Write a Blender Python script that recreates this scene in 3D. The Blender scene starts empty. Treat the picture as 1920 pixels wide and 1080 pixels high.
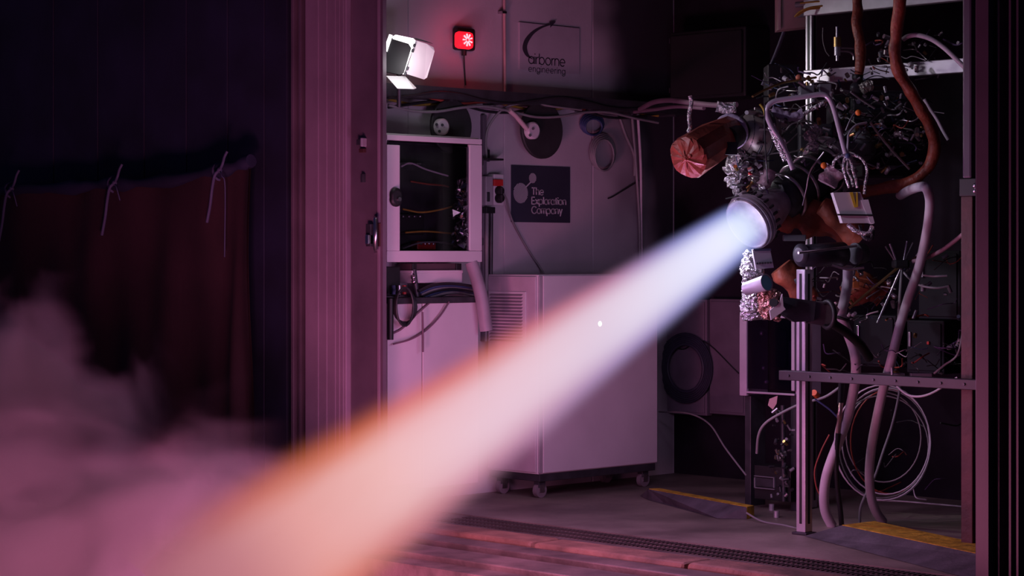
import bpy, bmesh, math, random
from mathutils import Vector, Matrix, noise
random.seed(7)
S = bpy.context.scene
COL = S.collection

# ------------------------------------------------------------------ camera
FPX = 4100.0            # focal length in pixels of the 1920 px wide frame
YH = 480.0              # image row of the horizon
TH = math.radians(46.0)
CAM = Vector((0, 0, 1.3))
FW = Vector((-math.sin(TH), math.cos(TH), 0))
RT = Vector((math.cos(TH), math.sin(TH), 0))
UP = Vector((0, 0, 1))
cd = bpy.data.cameras.new('camera'); cam = bpy.data.objects.new('camera', cd); COL.objects.link(cam)
cam.location = CAM; cam.rotation_euler = (math.pi/2, 0, TH)
cd.sensor_width = 36; cd.lens = 36*FPX/1920; cd.shift_y = -(540-YH)/1920
cd.clip_start = 0.1; cd.clip_end = 200
S.camera = cam

# ------------------------------------------------------------------ world, exposure
W = bpy.data.worlds.new('night'); S.world = W; W.use_nodes = True
bg = W.node_tree.nodes['Background']
bg.inputs[0].default_value = (0.14, 0.13, 0.46, 1); bg.inputs[1].default_value = 0.085
S.view_settings.view_transform = 'Standard'; S.view_settings.look = 'None'
S.view_settings.gamma = 1; S.view_settings.use_curve_mapping = False
S.view_settings.exposure = 0.0
S.cycles.volume_bounces = 0
S.cycles.max_bounces = 6
S.cycles.sample_clamp_indirect = 3.0

def V(*a): return Vector(a)
def P(x, y, d):
    return CAM + FW*d + RT*((x-960)/FPX*d) + UP*((YH-y)/FPX*d)
def _dir(x, y): return FW + RT*((x-960)/FPX) + UP*((YH-y)/FPX)
def on_x(x, y, X):
    v = _dir(x, y); return CAM + v*(X/v.x)
def on_y(x, y, Y):
    v = _dir(x, y); return CAM + v*(Y/v.y)
def on_z(x, y, Z=0.0):
    v = _dir(x, y); return CAM + v*((Z-CAM.z)/v.z)
def px(n, d=10.3): return n*d/FPX

# ------------------------------------------------------------------ plume geometry and its light
PITCH = math.radians(27.2)
YAW = math.radians(-5.0)
NOZ = P(1400, 421, 10.3)                       # centre of the nozzle exit
AX = Vector((math.sin(YAW)*math.cos(PITCH), -math.cos(YAW)*math.cos(PITCH), -math.sin(PITCH))).normalized()
AXUP = (UP - AX*UP.dot(AX)).normalized()
def lamp(name, kind, loc, energy, color, size=0.1, aim=None, **kw):
    l = bpy.data.lights.new(name, kind); l.energy = energy; l.color = color
    if kind in ('POINT', 'SPOT'): l.shadow_soft_size = size
    for k, v in kw.items(): setattr(l, k, v)
    o = bpy.data.objects.new(name, l); COL.objects.link(o); o.location = loc
    if aim is not None: o.rotation_euler = (Vector(aim)-Vector(loc)).to_track_quat('-Z', 'Y').to_euler()
    return o
for s, e, c, r in ((-.04, 1.6, (.80, .95, 1), .03), (0.20, 24, (.84, .72, 1), .06), (0.6, 44, (.88, .45, 1), .08), (1.15, 58, (.98, .37, .92), .10),
                   (1.75, 64, (1, .34, .80), .12), (2.35, 100, (1, .29, .62), .2), (2.9, 130, (1, .27, .52), .3), (3.4, 420, (1, .26, .50), .3)):
    lamp('flame_light', 'POINT', NOZ+AX*s, e, c, r)
lamp('added_engine_lamp', 'SPOT', V(-9.8, -.5, 4.2), 900, (.88, .76, 1), .25, aim=P(1580, 400, 10.2), spot_size=math.radians(15), spot_blend=.8)  # added spot lamp out of view, brightens the engine from the left

# ------------------------------------------------------------------ materials
MATS = {}
def mat(name, color, rough=0.6, metal=0.0, var=0.12, scale=6.0, bump=0.0, bscale=40.0, spec=0.5, coat=0.0):
    if name in MATS: return MATS[name]
    m = bpy.data.materials.new(name); m.use_nodes = True
    nt = m.node_tree; b = nt.nodes['Principled BSDF']
    b.inputs['Roughness'].default_value = rough; b.inputs['Metallic'].default_value = metal
    b.inputs['Specular IOR Level'].default_value = spec
    if coat: b.inputs['Coat Weight'].default_value = coat
    tc = nt.nodes.new('ShaderNodeTexCoord')
    n = nt.nodes.new('ShaderNodeTexNoise'); n.inputs['Scale'].default_value = scale; n.inputs['Detail'].default_value = 5
    nt.links.new(tc.outputs['Object'], n.inputs['Vector'])
    r = nt.nodes.new('ShaderNodeValToRGB')
    lo = [max(0, c*(1-var*1.6)) for c in color]; hi = [min(1, c*(1+var)) for c in color]
    r.color_ramp.elements[0].position = .3; r.color_ramp.elements[1].position = .7
    r.color_ramp.elements[0].color = (*lo, 1); r.color_ramp.elements[1].color = (*hi, 1)
    nt.links.new(n.outputs['Fac'], r.inputs['Fac']); nt.links.new(r.outputs['Color'], b.inputs['Base Color'])
    if bump:
        n2 = nt.nodes.new('ShaderNodeTexNoise'); n2.inputs['Scale'].default_value = bscale; n2.inputs['Detail'].default_value = 4
        nt.links.new(tc.outputs['Object'], n2.inputs['Vector'])
        bp = nt.nodes.new('ShaderNodeBump'); bp.inputs['Strength'].default_value = bump; bp.inputs['Distance'].default_value = .02
        nt.links.new(n2.outputs['Fac'], bp.inputs['Height']); nt.links.new(bp.outputs['Normal'], b.inputs['Normal'])
    MATS[name] = m; return m
def emat(name, color, strength):
    if name in MATS: return MATS[name]
    m = bpy.data.materials.new(name); m.use_nodes = True
    b = m.node_tree.nodes['Principled BSDF']
    b.inputs['Base Color'].default_value = (*color, 1)
    b.inputs['Emission Color'].default_value = (*color, 1); b.inputs['Emission Strength'].default_value = strength
    MATS[name] = m; return m
def glass(name, tint=(.75, .75, .8)):
    if name in MATS: return MATS[name]
    m = bpy.data.materials.new(name); m.use_nodes = True; nt = m.node_tree
    out = nt.nodes['Material Output']; nt.nodes.remove(nt.nodes['Principled BSDF'])
    t = nt.nodes.new('ShaderNodeBsdfTransparent'); t.inputs[0].default_value = (*tint, 1)
    g = nt.nodes.new('ShaderNodeBsdfGlossy'); g.inputs['Roughness'].default_value = .08; g.inputs['Color'].default_value = (.8, .8, .8, 1)
    fr = nt.nodes.new('ShaderNodeFresnel'); fr.inputs[0].default_value = 1.4
    mx = nt.nodes.new('ShaderNodeMixShader')
    nt.links.new(fr.outputs[0], mx.inputs[0]); nt.links.new(t.outputs[0], mx.inputs[1]); nt.links.new(g.outputs[0], mx.inputs[2])
    nt.links.new(mx.outputs[0], out.inputs['Surface'])
    MATS[name] = m; return m

WALLP = mat('wall_paint', (.50, .46, .50), .65, var=.10, scale=1.6, bump=.05)
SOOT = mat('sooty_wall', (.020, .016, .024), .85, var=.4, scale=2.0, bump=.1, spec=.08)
def darkened_panel():
    m = mat('darkened_paint', (.50, .46, .50), .65, var=.10, scale=1.6); nt = m.node_tree; b = nt.nodes['Principled BSDF']  # wall paint growing darker towards the back corner and the ceiling
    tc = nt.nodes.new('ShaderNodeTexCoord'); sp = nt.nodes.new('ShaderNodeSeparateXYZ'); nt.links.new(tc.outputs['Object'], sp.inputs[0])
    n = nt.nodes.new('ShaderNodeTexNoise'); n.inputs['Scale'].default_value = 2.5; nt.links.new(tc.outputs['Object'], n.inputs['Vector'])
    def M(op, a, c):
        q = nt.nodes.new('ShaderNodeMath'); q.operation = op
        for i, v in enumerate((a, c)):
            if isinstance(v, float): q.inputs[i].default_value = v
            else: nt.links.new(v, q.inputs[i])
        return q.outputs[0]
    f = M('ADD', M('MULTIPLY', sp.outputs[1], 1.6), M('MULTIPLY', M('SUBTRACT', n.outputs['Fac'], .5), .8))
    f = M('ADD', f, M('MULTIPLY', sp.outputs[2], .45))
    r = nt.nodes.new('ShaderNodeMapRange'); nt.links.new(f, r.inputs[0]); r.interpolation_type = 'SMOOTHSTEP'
    r.inputs[1].default_value = DARK0; r.inputs[2].default_value = DARK0+.7
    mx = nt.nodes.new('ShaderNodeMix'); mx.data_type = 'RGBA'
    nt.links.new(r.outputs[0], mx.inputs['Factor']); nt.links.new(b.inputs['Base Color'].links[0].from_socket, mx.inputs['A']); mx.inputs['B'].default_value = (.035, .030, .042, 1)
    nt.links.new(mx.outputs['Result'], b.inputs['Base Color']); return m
DARK0 = 1.75
DARKP = darkened_panel()
CEILM = mat('ceiling_dark', (.06, .05, .055), .8, var=.3, scale=2)
FLOORM = mat('concrete_floor', (.23, .19, .16), .5, var=.35, scale=2.2, bump=.12, bscale=30)
GROUNDM = mat('outside_concrete', (.2, .17, .16), .8, var=.35, scale=3, bump=.3, bscale=25)
NAVY = mat('navy_sheet', (.013, .015, .040), .7, var=.3, scale=3)
MAROON = mat('maroon_tarp', (.034, .012, .016), .85, var=.2, scale=3, bump=.1)
LILAC = mat('pale_door_paint', (.27, .20, .26), .5, var=.14, scale=2.5, bump=.04)
DOORP = mat('dark_door_paint', (.125, .09, .12), .5, var=.2, scale=3, bump=.05)
RIBM = mat('dark_rubber_seal', (.07, .045, .06), .6, var=.2)
WHITE = mat('white_enamel', (.62, .58, .62), .4, var=.05, scale=3)
CREAM = mat('cream_enamel', (.55, .46, .40), .45, var=.06)
BLACK = mat('black_plastic', (.012, .012, .014), .5, var=.2)
DGREY = mat('dark_grey_metal', (.055, .055, .065), .45, metal=.4, var=.25, scale=12)
MGREY = mat('mid_grey_plastic', (.2, .2, .22), .5, var=.12)
STEEL = mat('brushed_steel', (.62, .58, .62), .28, metal=1, var=.12, scale=20, bump=.05)
ALU = mat('anodised_aluminium', (.60, .56, .62), .38, metal=.55, var=.08, scale=12)
FOIL = mat('crumpled_foil', (.80, .78, .80), .22, metal=1, var=.08, scale=30, bump=1.0, bscale=70)
CFOIL = mat('copper_foil', (.75, .46, .38), .28, metal=.9, var=.15, scale=25, bump=1.0, bscale=60)
COPPER = mat('copper_red_wrap', (.34, .068, .042), .42, var=.25, scale=7, bump=.25, bscale=25, coat=.15)
RUST = mat('rust_red_hose', (.30, .062, .035), .45, var=.3, scale=14, bump=.3, bscale=50)
RUSTP = mat('rust_brown_paint', (.085, .028, .025), .6, var=.35, scale=7, bump=.15)
HOSEW = mat('white_hose', (.62, .56, .62), .45, var=.1, scale=10)
CABLEG = mat('grey_cable', (.24, .23, .24), .5, var=.15)
CABLEB = mat('black_cable', (.02, .02, .024), .45, var=.2)
CABLEY = mat('yellow_cable', (.50, .32, .05), .5, var=.15)
CABLER = mat('red_cable', (.35, .06, .04), .5, var=.2)
CABLEBL = mat('blue_cable', (.04, .06, .15), .5, var=.2)
YELLOW = mat('worn_yellow_paint', (.62, .38, .03), .6, var=.35, scale=25, bump=.3, bscale=60)
RAMPM = mat('ramp_rubber', (.085, .075, .09), .6, var=.3, scale=8, bump=.15)
WOOD = mat('weathered_timber', (.24, .125, .085), .65, var=.35, scale=5, bump=.3, bscale=30)
SILLM = mat('worn_sill_steel', (.13, .095, .085), .55, metal=.25, var=.35, scale=6, bump=.15)
RED = mat('red_plastic', (.55, .03, .03), .4, var=.1)
ORANGE = mat('orange_plastic', (.8, .17, .02), .45, var=.1)
TEAL = mat('teal_liner', (.25, .78, .80), .4, var=.1)
BRASS = mat('brass', (.65, .45, .18), .3, metal=1, var=.15)
POSTER = mat('poster_print', (.035, .038, .06), .5, var=.25, scale=1.5)
INKW = mat('pale_print', (.5, .5, .54), .6, var=.03)
INKD = mat('dark_print', (.035, .03, .045), .6, var=.05)
ROPE = mat('pale_tie_rope', (.06, .066, .12), .7, var=.15)

# ------------------------------------------------------------------ mesh helpers
ORG = {}
class MB:
    def __init__(s): s.v = []; s.f = []; s.sm = []
    def add(s, vs, fs, smooth=False):
        n = len(s.v); s.v += [Vector(v) for v in vs]
        for f in fs: s.f.append([n+i for i in f]); s.sm.append(smooth)
        return s
    def hexa(s, q0, q1):
        return s.add(list(q0)+list(q1), [(3,2,1,0), (4,5,6,7), (0,1,5,4), (1,2,6,5), (2,3,7,6), (3,0,4,7)])
    def box(s, lo, hi, b=0.0):
        x0, y0, z0 = lo; x1, y1, z1 = hi
        if x0 > x1: x0, x1 = x1, x0
        if y0 > y1: y0, y1 = y1, y0
        if z0 > z1: z0, z1 = z1, z0
        if not b:
            return s.hexa([V(x0,y0,z0), V(x1,y0,z0), V(x1,y1,z0), V(x0,y1,z0)], [V(x0,y0,z1), V(x1,y0,z1), V(x1,y1,z1), V(x0,y1,z1)])
        b = min(b, (x1-x0)*.45, (y1-y0)*.45, (z1-z0)*.45)
        bm = bmesh.new(); bmesh.ops.create_cube(bm, size=1)
        for v in bm.verts: v.co = V(x0+(v.co.x+.5)*(x1-x0), y0+(v.co.y+.5)*(y1-y0), z0+(v.co.z+.5)*(z1-z0))
        bmesh.ops.bevel(bm, geom=bm.edges[:], offset=b, segments=2, affect='EDGES', profile=.5)
        bm.verts.index_update()
        s.add([v.co.copy() for v in bm.verts], [[v.index for v in f.verts] for f in bm.faces]); bm.free(); return s
    def obox(s, c, ax, ay, az, b=0.0):      # oriented box: centre and three half-axis vectors
        m = MB(); m.box((-1,-1,-1), (1,1,1))
        if b:
            m = MB(); L = (ax.length, ay.length, az.length); m.box((-L[0],-L[1],-L[2]), L, b)
            m.v = [V(v.x/L[0], v.y/L[1], v.z/L[2]) for v in m.v]
        return s.add([c+ax*v.x+ay*v.y+az*v.z for v in m.v], m.f)
    def prism(s, pts, ext):
        n = len(pts); q = [p+ext for p in pts]
        return s.add(list(pts)+q, [tuple(range(n-1,-1,-1)), tuple(range(n, 2*n))]+[(i, (i+1)%n, n+(i+1)%n, n+i) for i in range(n)])
    def rings(s, rings, caps=True, smooth=True):
        n = len(rings[0]); vs = [p for r in rings for p in r]; fs = []
        for k in range(len(rings)-1):
            for i in range(n):
                j = (i+1)%n; fs.append((k*n+i, k*n+j, (k+1)*n+j, (k+1)*n+i))
        s.add(vs, fs, smooth)
        if caps:
            s.add(rings[0], [tuple(range(n-1,-1,-1))]); s.add(rings[-1], [tuple(range(n))])
        return s
    def tube(s, pts, r, n=8, caps=True, jitter=0.0, freq=30.0):
        if jitter >= .55: return s.crumple(pts, r, max(n, 14), jitter)
        return s.tube_(pts, r, n, caps, jitter, freq)
    def crumple(s, pts, r, n, jitter):            # creased foil: flat facets with random dents
        pts = [Vector(p) for p in pts]; L = sum((pts[i+1]-pts[i]).length for i in range(len(pts)-1))
        rr = r if callable(r) else (lambda t: r); R = rr(.5)
        k = max(len(pts), min(90, int(L/(R*.32)))); q = [0]
        for i in range(len(pts)-1): q.append(q[-1]+(pts[i+1]-pts[i]).length)
        out = []
        for j in range(k):
            t = L*j/(k-1); i = 0
            while i < len(q)-2 and q[i+1] < t: i += 1
            out.append(pts[i].lerp(pts[i+1], (t-q[i])/max(1e-9, q[i+1]-q[i])))
        n0 = len(s.v); f0 = len(s.f)
        s.tube_(out, rr, n)
        rnd_ = random.Random(int(L*1e4)+n)
        for i in range(n0, len(s.v)):
            s.v[i] = s.v[i]+V(rnd_.uniform(-1, 1), rnd_.uniform(-1, 1), rnd_.uniform(-1, 1))*R*.22*jitter
        for i in range(f0, len(s.f)): s.sm[i] = False
        return s
    def tube_(s, pts, r, n=8, caps=True, jitter=0.0, freq=30.0):
        pts = [Vector(p) for p in pts]; rr = r if callable(r) else (lambda t: r)
        rings = []; nrm = None; m = len(pts)
        for i, p in enumerate(pts):
            t = (pts[min(i+1, m-1)]-pts[max(i-1, 0)])
            t = t.normalized() if t.length > 1e-9 else V(0,0,1)
            if nrm is None:
                nrm = t.orthogonal().normalized()
            else:
                nrm = nrm - t*nrm.dot(t); nrm = nrm.normalized() if nrm.length > 1e-6 else t.orthogonal().normalized()
            b = t.cross(nrm); R = rr(i/max(1, m-1)); ring = []
            for k in range(n):
                a = 2*math.pi*k/n; dv = nrm*math.cos(a)+b*math.sin(a); R2 = R
                if jitter: R2 = R*(1+jitter*noise.noise((p+dv*R)*freq)*1.6)
                ring.append(p+dv*R2)
            rings.append(ring)
        return s.rings(rings, caps)
    def lathe(s, c, ax, prof, n=24, caps=True, fn=None, smooth=True):
        ax = ax.normalized(); e1 = (UP-ax*UP.dot(ax)); e1 = e1.normalized() if e1.length > .05 else ax.orthogonal().normalized()
        e2 = ax.cross(e1); rings = []
        for (z, r) in prof:
            ring = []
            for k in range(n):
                a = 2*math.pi*k/n; R = r*(fn(z, a) if fn else 1)
                ring.append(c+ax*z+(e1*math.cos(a)+e2*math.sin(a))*R)
            rings.append(ring)
        return s.rings(rings, caps, smooth)
    def cyl(s, a, b, r, n=12, r2=None):
        a = Vector(a); b = Vector(b); ax = b-a
        e1 = ax.orthogonal().normalized(); e2 = ax.normalized().cross(e1); r2 = r if r2 is None else r2
        R = [[p+(e1*math.cos(2*math.pi*k/n)+e2*math.sin(2*math.pi*k/n))*q for k in range(n)] for p, q in ((a, r), (b, r2))]
        return s.rings(R, True)
    def torus(s, c, ax, R, r, n=32, m=8, arc=(0, 2*math.pi)):
        ax = ax.normalized(); e1 = (UP-ax*UP.dot(ax)); e1 = e1.normalized() if e1.length > .05 else ax.orthogonal().normalized(); e2 = ax.cross(e1)
        pts = []
        for k in range(n+1):
            a = arc[0]+(arc[1]-arc[0])*k/n; pts.append(c+(e1*math.cos(a)+e2*math.sin(a))*R)
        return s.tube(pts, r, m)
    def ball(s, c, r, n=10, m=7, sq=(1,1,1), jit=0):
        rings = []
        for i in range(m+1):
            t = math.pi*(i/m); t = min(max(t, .02), math.pi-.02); ring = []
            for k in range(n):
                a = 2*math.pi*k/n; d = V(math.sin(t)*math.cos(a)*sq[0], math.sin(t)*math.sin(a)*sq[1], -math.cos(t)*sq[2])
                ring.append(c+d*r*(1+(jit*noise.noise((c+d*r)*18) if jit else 0)))
            rings.append(ring)
        return s.rings(rings, True)
    def build(s, name, m, parent=None, label=None, cat=None, group=None, kind=None, origin=None):
        if origin is None:
            if parent is not None: origin = ORG[parent.name]
            else:
                lo = Vector((min(v.x for v in s.v), min(v.y for v in s.v), min(v.z for v in s.v)))
                hi = Vector((max(v.x for v in s.v), max(v.y for v in s.v), max(v.z for v in s.v)))
                origin = V((lo.x+hi.x)/2, (lo.y+hi.y)/2, lo.z)
        me = bpy.data.meshes.new(name)
        me.from_pydata([tuple(v-origin) for v in s.v], [], s.f); me.polygons.foreach_set('use_smooth', s.sm)
        me.update(); me.materials.append(m)
        bm = bmesh.new(); bm.from_mesh(me); bmesh.ops.recalc_face_normals(bm, faces=bm.faces[:]); bm.to_mesh(me); bm.free()
        o = bpy.data.objects.new(name, me); COL.objects.link(o)
        ORG[o.name] = origin
        if parent is not None: o.parent = parent
        else: o.location = origin
        tag(o, label, cat, group, kind); return o
def tag(o, label=None, cat=None, group=None, kind=None):
    if label: o['label'] = label
    if cat: o['category'] = cat
    if group: o['group'] = group
    if kind: o['kind'] = kind
    return o
def thing(name, loc, label, cat, group=None, kind=None):
    o = bpy.data.objects.new(name, None); COL.objects.link(o); o.empty_display_size = .05
    o.location = loc; ORG[o.name] = Vector(loc); return tag(o, label, cat, group, kind)
def struct(name, mb, m, parent=None): return mb.build(name, m, parent, kind='structure')
def cr(pts, k=6):                               # Catmull-Rom through points
    pts = [Vector(p) for p in pts]
    if len(pts) < 3: return pts
    q = [pts[0]*2-pts[1]]+pts+[pts[-1]*2-pts[-2]]; out = []
    for i in range(1, len(q)-2):
        a, b, c, d = q[i-1:i+3]
        for j in range(k):
            t = j/k; out.append(.5*((2*b)+(c-a)*t+(2*a-5*b+4*c-d)*t*t+(3*b-a-3*c+d)*t**3))
    out.append(pts[-1]); return out
def pline(pts, d0, d1=None):                    # image rows and columns at given distances -> points
    d1 = d0 if d1 is None else d1; n = len(pts)
    return [P(p[0], p[1], p[2] if len(p) > 2 else d0+(d1-d0)*i/max(1, n-1)) for i, p in enumerate(pts)]

# ------------------------------------------------------------------ lettering (stroke font, x-height = 1)
def arc(cx, cy, r, a0, a1, n=18, ry=None):
    ry = r if ry is None else ry
    return [(cx+r*math.cos(math.radians(a0+(a1-a0)*i/n)), cy+ry*math.sin(math.radians(a0+(a1-a0)*i/n))) for i in range(n+1)]
O_ = arc(.5, .5, .5, 0, 360, 28)
GL = {
 'a': (1.0, [O_, [(1,0), (1,1)]]), 'o': (1.0, [O_]), 'b': (1.0, [O_, [(0,0), (0,1.5)]]), 'p': (1.0, [O_, [(0,-.5), (0,1)]]),
 'i': (0.0, [[(0,0), (0,1)], [(0,1.3), (0,1.48)]]), 'l': (0.0, [[(0,0), (0,1.5)]]),
 'r': (.38, [[(0,0), (0,1)], arc(.42, .55, .42, 180, 85, 8)]),
 'n': (.8, [[(0,0), (0,1)], arc(.4, .6, .4, 180, 0, 14)+[(.8,0)]]),
 'h': (.8, [[(0,0), (0,1.5)], arc(.4, .6, .4, 180, 0, 14)+[(.8,0)]]),
 'm': (1.3, [[(0,0), (0,1)], arc(.325, .65, .325, 180, 0, 12)+[(.65,0)], arc(.975, .65, .325, 180, 0, 12)+[(1.3,0)]]),
 'e': (1.0, [[(0,.5), (1,.5)], arc(.5, .5, .5, 0, 315, 24)]),
 'g': (1.0, [O_, [(1,1), (1,0)]+arc(.52, -.02, .48, 0, -160, 14, .45)]),
 't': (.5, [[(.22,1.4), (.22,0)], [(0,1), (.5,1)]]), 'x': (.8, [[(0,0), (.8,1)], [(0,1), (.8,0)]]),
 'y': (.85, [[(0,1), (.43,0)], [(.85,1), (.3,-.5)]]),
 'T': (1.05, [[(0,1.42), (1.05,1.42)], [(.525,1.42), (.525,0)]]), 'E': (.82, [[(.82,1.42), (0,1.42), (0,0), (.82,0)], [(0,.71), (.74,.71)]]),
 'C': (1.3, [arc(.72, .71, .72, 42, 318, 22)]),
}
def letter(mb, ch, org, ux, uy, un, size, wgt):
    w, strokes = GL[ch]
    for st in strokes:
        for i in range(len(st)-1):
            a = V(st[i][0], st[i][1], 0); b = V(st[i+1][0], st[i+1][1], 0); t = (b-a).normalized(); nn = V(-t.y, t.x, 0)*wgt/2
            closed = len(st) > 20; e = t*wgt*.12 if len(st) > 3 else t*0
            q = [a-nn-e, b-nn+e, b+nn+e, a+nn-e]
            q3 = [org+ux*(p.x*size)+uy*(p.y*size) for p in q]
            mb.prism(q3, un*.002)
    return w
def text(s, org, ux, uy, un, size, wgt, gap, m, parent):
    x = 0; mb = MB()
    for ch in s:
        if ch == ' ': x += .7; continue
        x += letter(mb, ch, org+ux*(x*size), ux, uy, un, size, wgt)+gap
    mb.build('lettering', m, parent)
    return x

# ================================================================== STRUCTURE
WX = -8.75      # left wall inner face
BY = 9.80       # back wall inner face
FY = 7.20       # plane of the front opening
RX = -4.84      # right wall inner face
GZ = -0.45      # ground outside
CZ = 3.3
struct('floor', MB().box((WX-.1, 7.47, -.12), (RX+.6, BY+.1, 0)), FLOORM)
struct('wall_left', MB().box((WX-.12, 7.22, 0), (WX, BY+.12, CZ)), WALLP)
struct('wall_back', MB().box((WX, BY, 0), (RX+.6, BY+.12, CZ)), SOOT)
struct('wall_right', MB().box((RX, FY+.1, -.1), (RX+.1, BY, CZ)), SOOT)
struct('ceiling', MB().box((WX-.12, FY, CZ), (RX+.6, BY+.12, CZ+.1)), CEILM)
struct('ground', MB().box((-16, -3, GZ-.1), (2, 12, GZ)), GROUNDM)
# sill of the opening: steel strip with punched slots, timber strip, worn front edge
sill = MB().box((WX-.1, 6.30, -.45), (RX+.6, 7.16, -.045)).build('trim_1', SILLM, kind='structure')
so = ORG[sill.name]
def sl(name, lo, hi, m, b=.006): return MB().box(lo, hi, b).build(name, m, sill)
sl('sill_plate', (WX-.1, 7.16, -.12), (RX+.6, 7.47, -.004), SILLM)
sl('sill_rail', (WX-.1, 6.72, -.06), (RX+.6, 6.87, -.006), SILLM)
sl('sill_rail', (WX-.1, 6.44, -.06), (RX+.6, 6.66, -.02), SILLM)
for k in range(5):
    x0 = WX-.1+k*.92
    MB().box((x0+.004, 6.89, -.06), (x0+.916, 7.09, .012+.003*(k % 2)), .02).build('timber_strip', WOOD, sill)
st = MB()
for k in range(118):
    for r in range(3):
        x = -8.0+k*.026+(.013 if r % 2 else 0); y = 7.21+r*.085
        st.box((x, y, -.006), (x+.012, y+.05, .0008))
o = st.build('punched_slot', mat('slot_dark', (.055, .038, .035), .8), sill); o['kind'] = 'stuff'  # solid blocks; the shaded depth of the slots is put into their colour

# front wall left of the opening: navy sheeting panels over a dark wall
fl = MB().box((-16, FY+.05, GZ), (-9.32, FY+.15, CZ+.5)).build('wall_front', mat('front_wall_dark', (.022, .020, .04), .7, var=.3, scale=2), kind='structure')
def fx(p): return on_y(p, 300, FY).x
edges = [-40, 95, 178, 265, 344, 421, 490, 533]
for a, b in zip(edges[:-1], edges[1:]):
    MB().box((fx(a)+.004, FY+.02, GZ), (fx(b)-.004, FY+.052, CZ+.5), .004).build('panel', NAVY, fl)
# right side: column and ribs
rw = MB().box((RX+.06, FY+.05, GZ), (RX+1.6, FY+.2, CZ+.5)).build('wall_front', mat('front_wall_dark', (.02, .02, .04), .7), kind='structure')
MB().box((fx(1834), FY-.02, GZ), (fx(1862), FY+.25, CZ+.5), .004).build('column', mat('purple_steel', (.048, .028, .046), .5, var=.12), rw)
NAVYR = mat('navy_steel', (.035, .035, .075), .5, var=.2)
for a, b, y, m in ((1862, 1867, -.05, 'l'), (1867, 1875, .03, 'd'), (1875, 1879, -.02, 'l'), (1879, 1897, .04, 'd'), (1897, 1901, -.02, 'l'), (1901, 1911, .02, 'd'), (1911, 1915, -.02, 'l'), (1915, 1960, .03, 'd')):
    MB().box((fx(a), FY+y, GZ), (fx(b), FY+.1, CZ+.5)).build('rib', NAVYR if m == 'd' else mat('purple_steel', (.048, .028, .046)), rw)

# left door: stack of seal ribs, pale leaf, dark leaf with latch hardware
door = MB().box((fx(538), FY+.06, GZ), (fx(690), FY+.09, CZ+.5)).build('door_1', RIBM, kind='structure')
x = 536
for k in range(6):
    w = [9, 6, 8, 6, 8, 7][k]
    MB().box((fx(x), FY+(.0 if k % 2 else .035), GZ), (fx(x+w-1), FY+.06, CZ+.5), .004).build('seal_rib', [RIBM, DOORP][k % 2], door); x += w
lf = MB().box((fx(580), FY-.03, GZ), (fx(657), FY+.06, CZ+.5), .006).build('pale_leaf', LILAC, door)
for a in (602, 618, 634, 642, 649):
    MB().box((fx(a), FY-.033, GZ), (fx(a+4), FY-.028, CZ+.5), .002).build('corrugation', LILAC, door)
MB().box((fx(658), FY+.0, GZ), (fx(713), FY+.03, CZ+.5), .004).build('dark_leaf', DOORP, door)
MB().box((fx(711), FY-.012, GZ), (fx(715), FY+.03, CZ+.5)).build('edge_strip', LILAC, door)
MB().box((fx(716), FY-.008, GZ), (fx(720), FY+.016, CZ+.5)).build('edge_strip', DOORP, door)
def fp(x, y, off=0): return on_y(x, y, FY-off)
def frontbox(x0, y0, x1, y1, th, back=0.0, b=.003):
    a = fp(x0, y0); c = fp(x1, y1); return MB().box((a.x, FY-th, c.z), (c.x, FY-back, a.z), b)
hk = frontbox(676, 262, 686, 272, .03).build('latch', DGREY, door); frontbox(685, 259, 688, 275, .035).build('latch_edge', ALU, hk)
frontbox(678, 279, 687, 286, .02).build('latch', RUSTP, door)
frontbox(681, 326, 686, 342, .02).build('bolt', DGREY, door)
hd = MB().tube([fp(704, 408, .0), fp(704, 412, .05), fp(704, 465, .05), fp(704, 470, 0)], .012).build('handle', STEEL, door)
frontbox(694, 420, 703, 462, .03).build('lock_case', DGREY, door)
frontbox(707, 418, 716, 462, .015).build('lock_plate', RUSTP, door)
frontbox(697, 440, 703, 458, .045).build('bolt', STEEL, door)
# tarpaulin with its gathered head and tie cords
tp = thing('tarpaulin', fp(250, 700), 'dark maroon tarpaulin hanging from a sagging gathered head in front of navy sheeting', 'tarpaulin')
head = cr([fp(-60, 372, .12), fp(20, 357, .12), fp(120, 352, .12), fp(215, 346, .12), fp(320, 338, .12), fp(418, 318, .12), fp(470, 300, .12)], 10)
MB().tube(head, lambda t: .035*(1+.25*math.sin(t*40)), 12, jitter=.25, freq=9).build('gathered_head', NAVY, tp)
sh = MB(); nv = 14; vs = []; n = len(head)
for i, p in enumerate(head):
    for j in range(nv+1):
        z = p.z+(GZ+.02-p.z)*j/nv
        vs.append(V(p.x, p.y+.016*math.sin(i*.9+.3*math.sin(j*.4))*(.3+j/nv)+.02*math.sin(i*.37+j*.5), z))
sh.add(vs, [(i*(nv+1)+j, (i+1)*(nv+1)+j, (i+1)*(nv+1)+j+1, i*(nv+1)+j+1) for i in range(n-1) for j in range(nv)], True)
back = [v+V(0, .012, 0) for v in vs]
sh.add(back, [(i*(nv+1)+j, i*(nv+1)+j+1, (i+1)*(nv+1)+j+1, (i+1)*(nv+1)+j) for i in range(n-1) for j in range(nv)], True)
sh.build('sheet', MAROON, tp)
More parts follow.
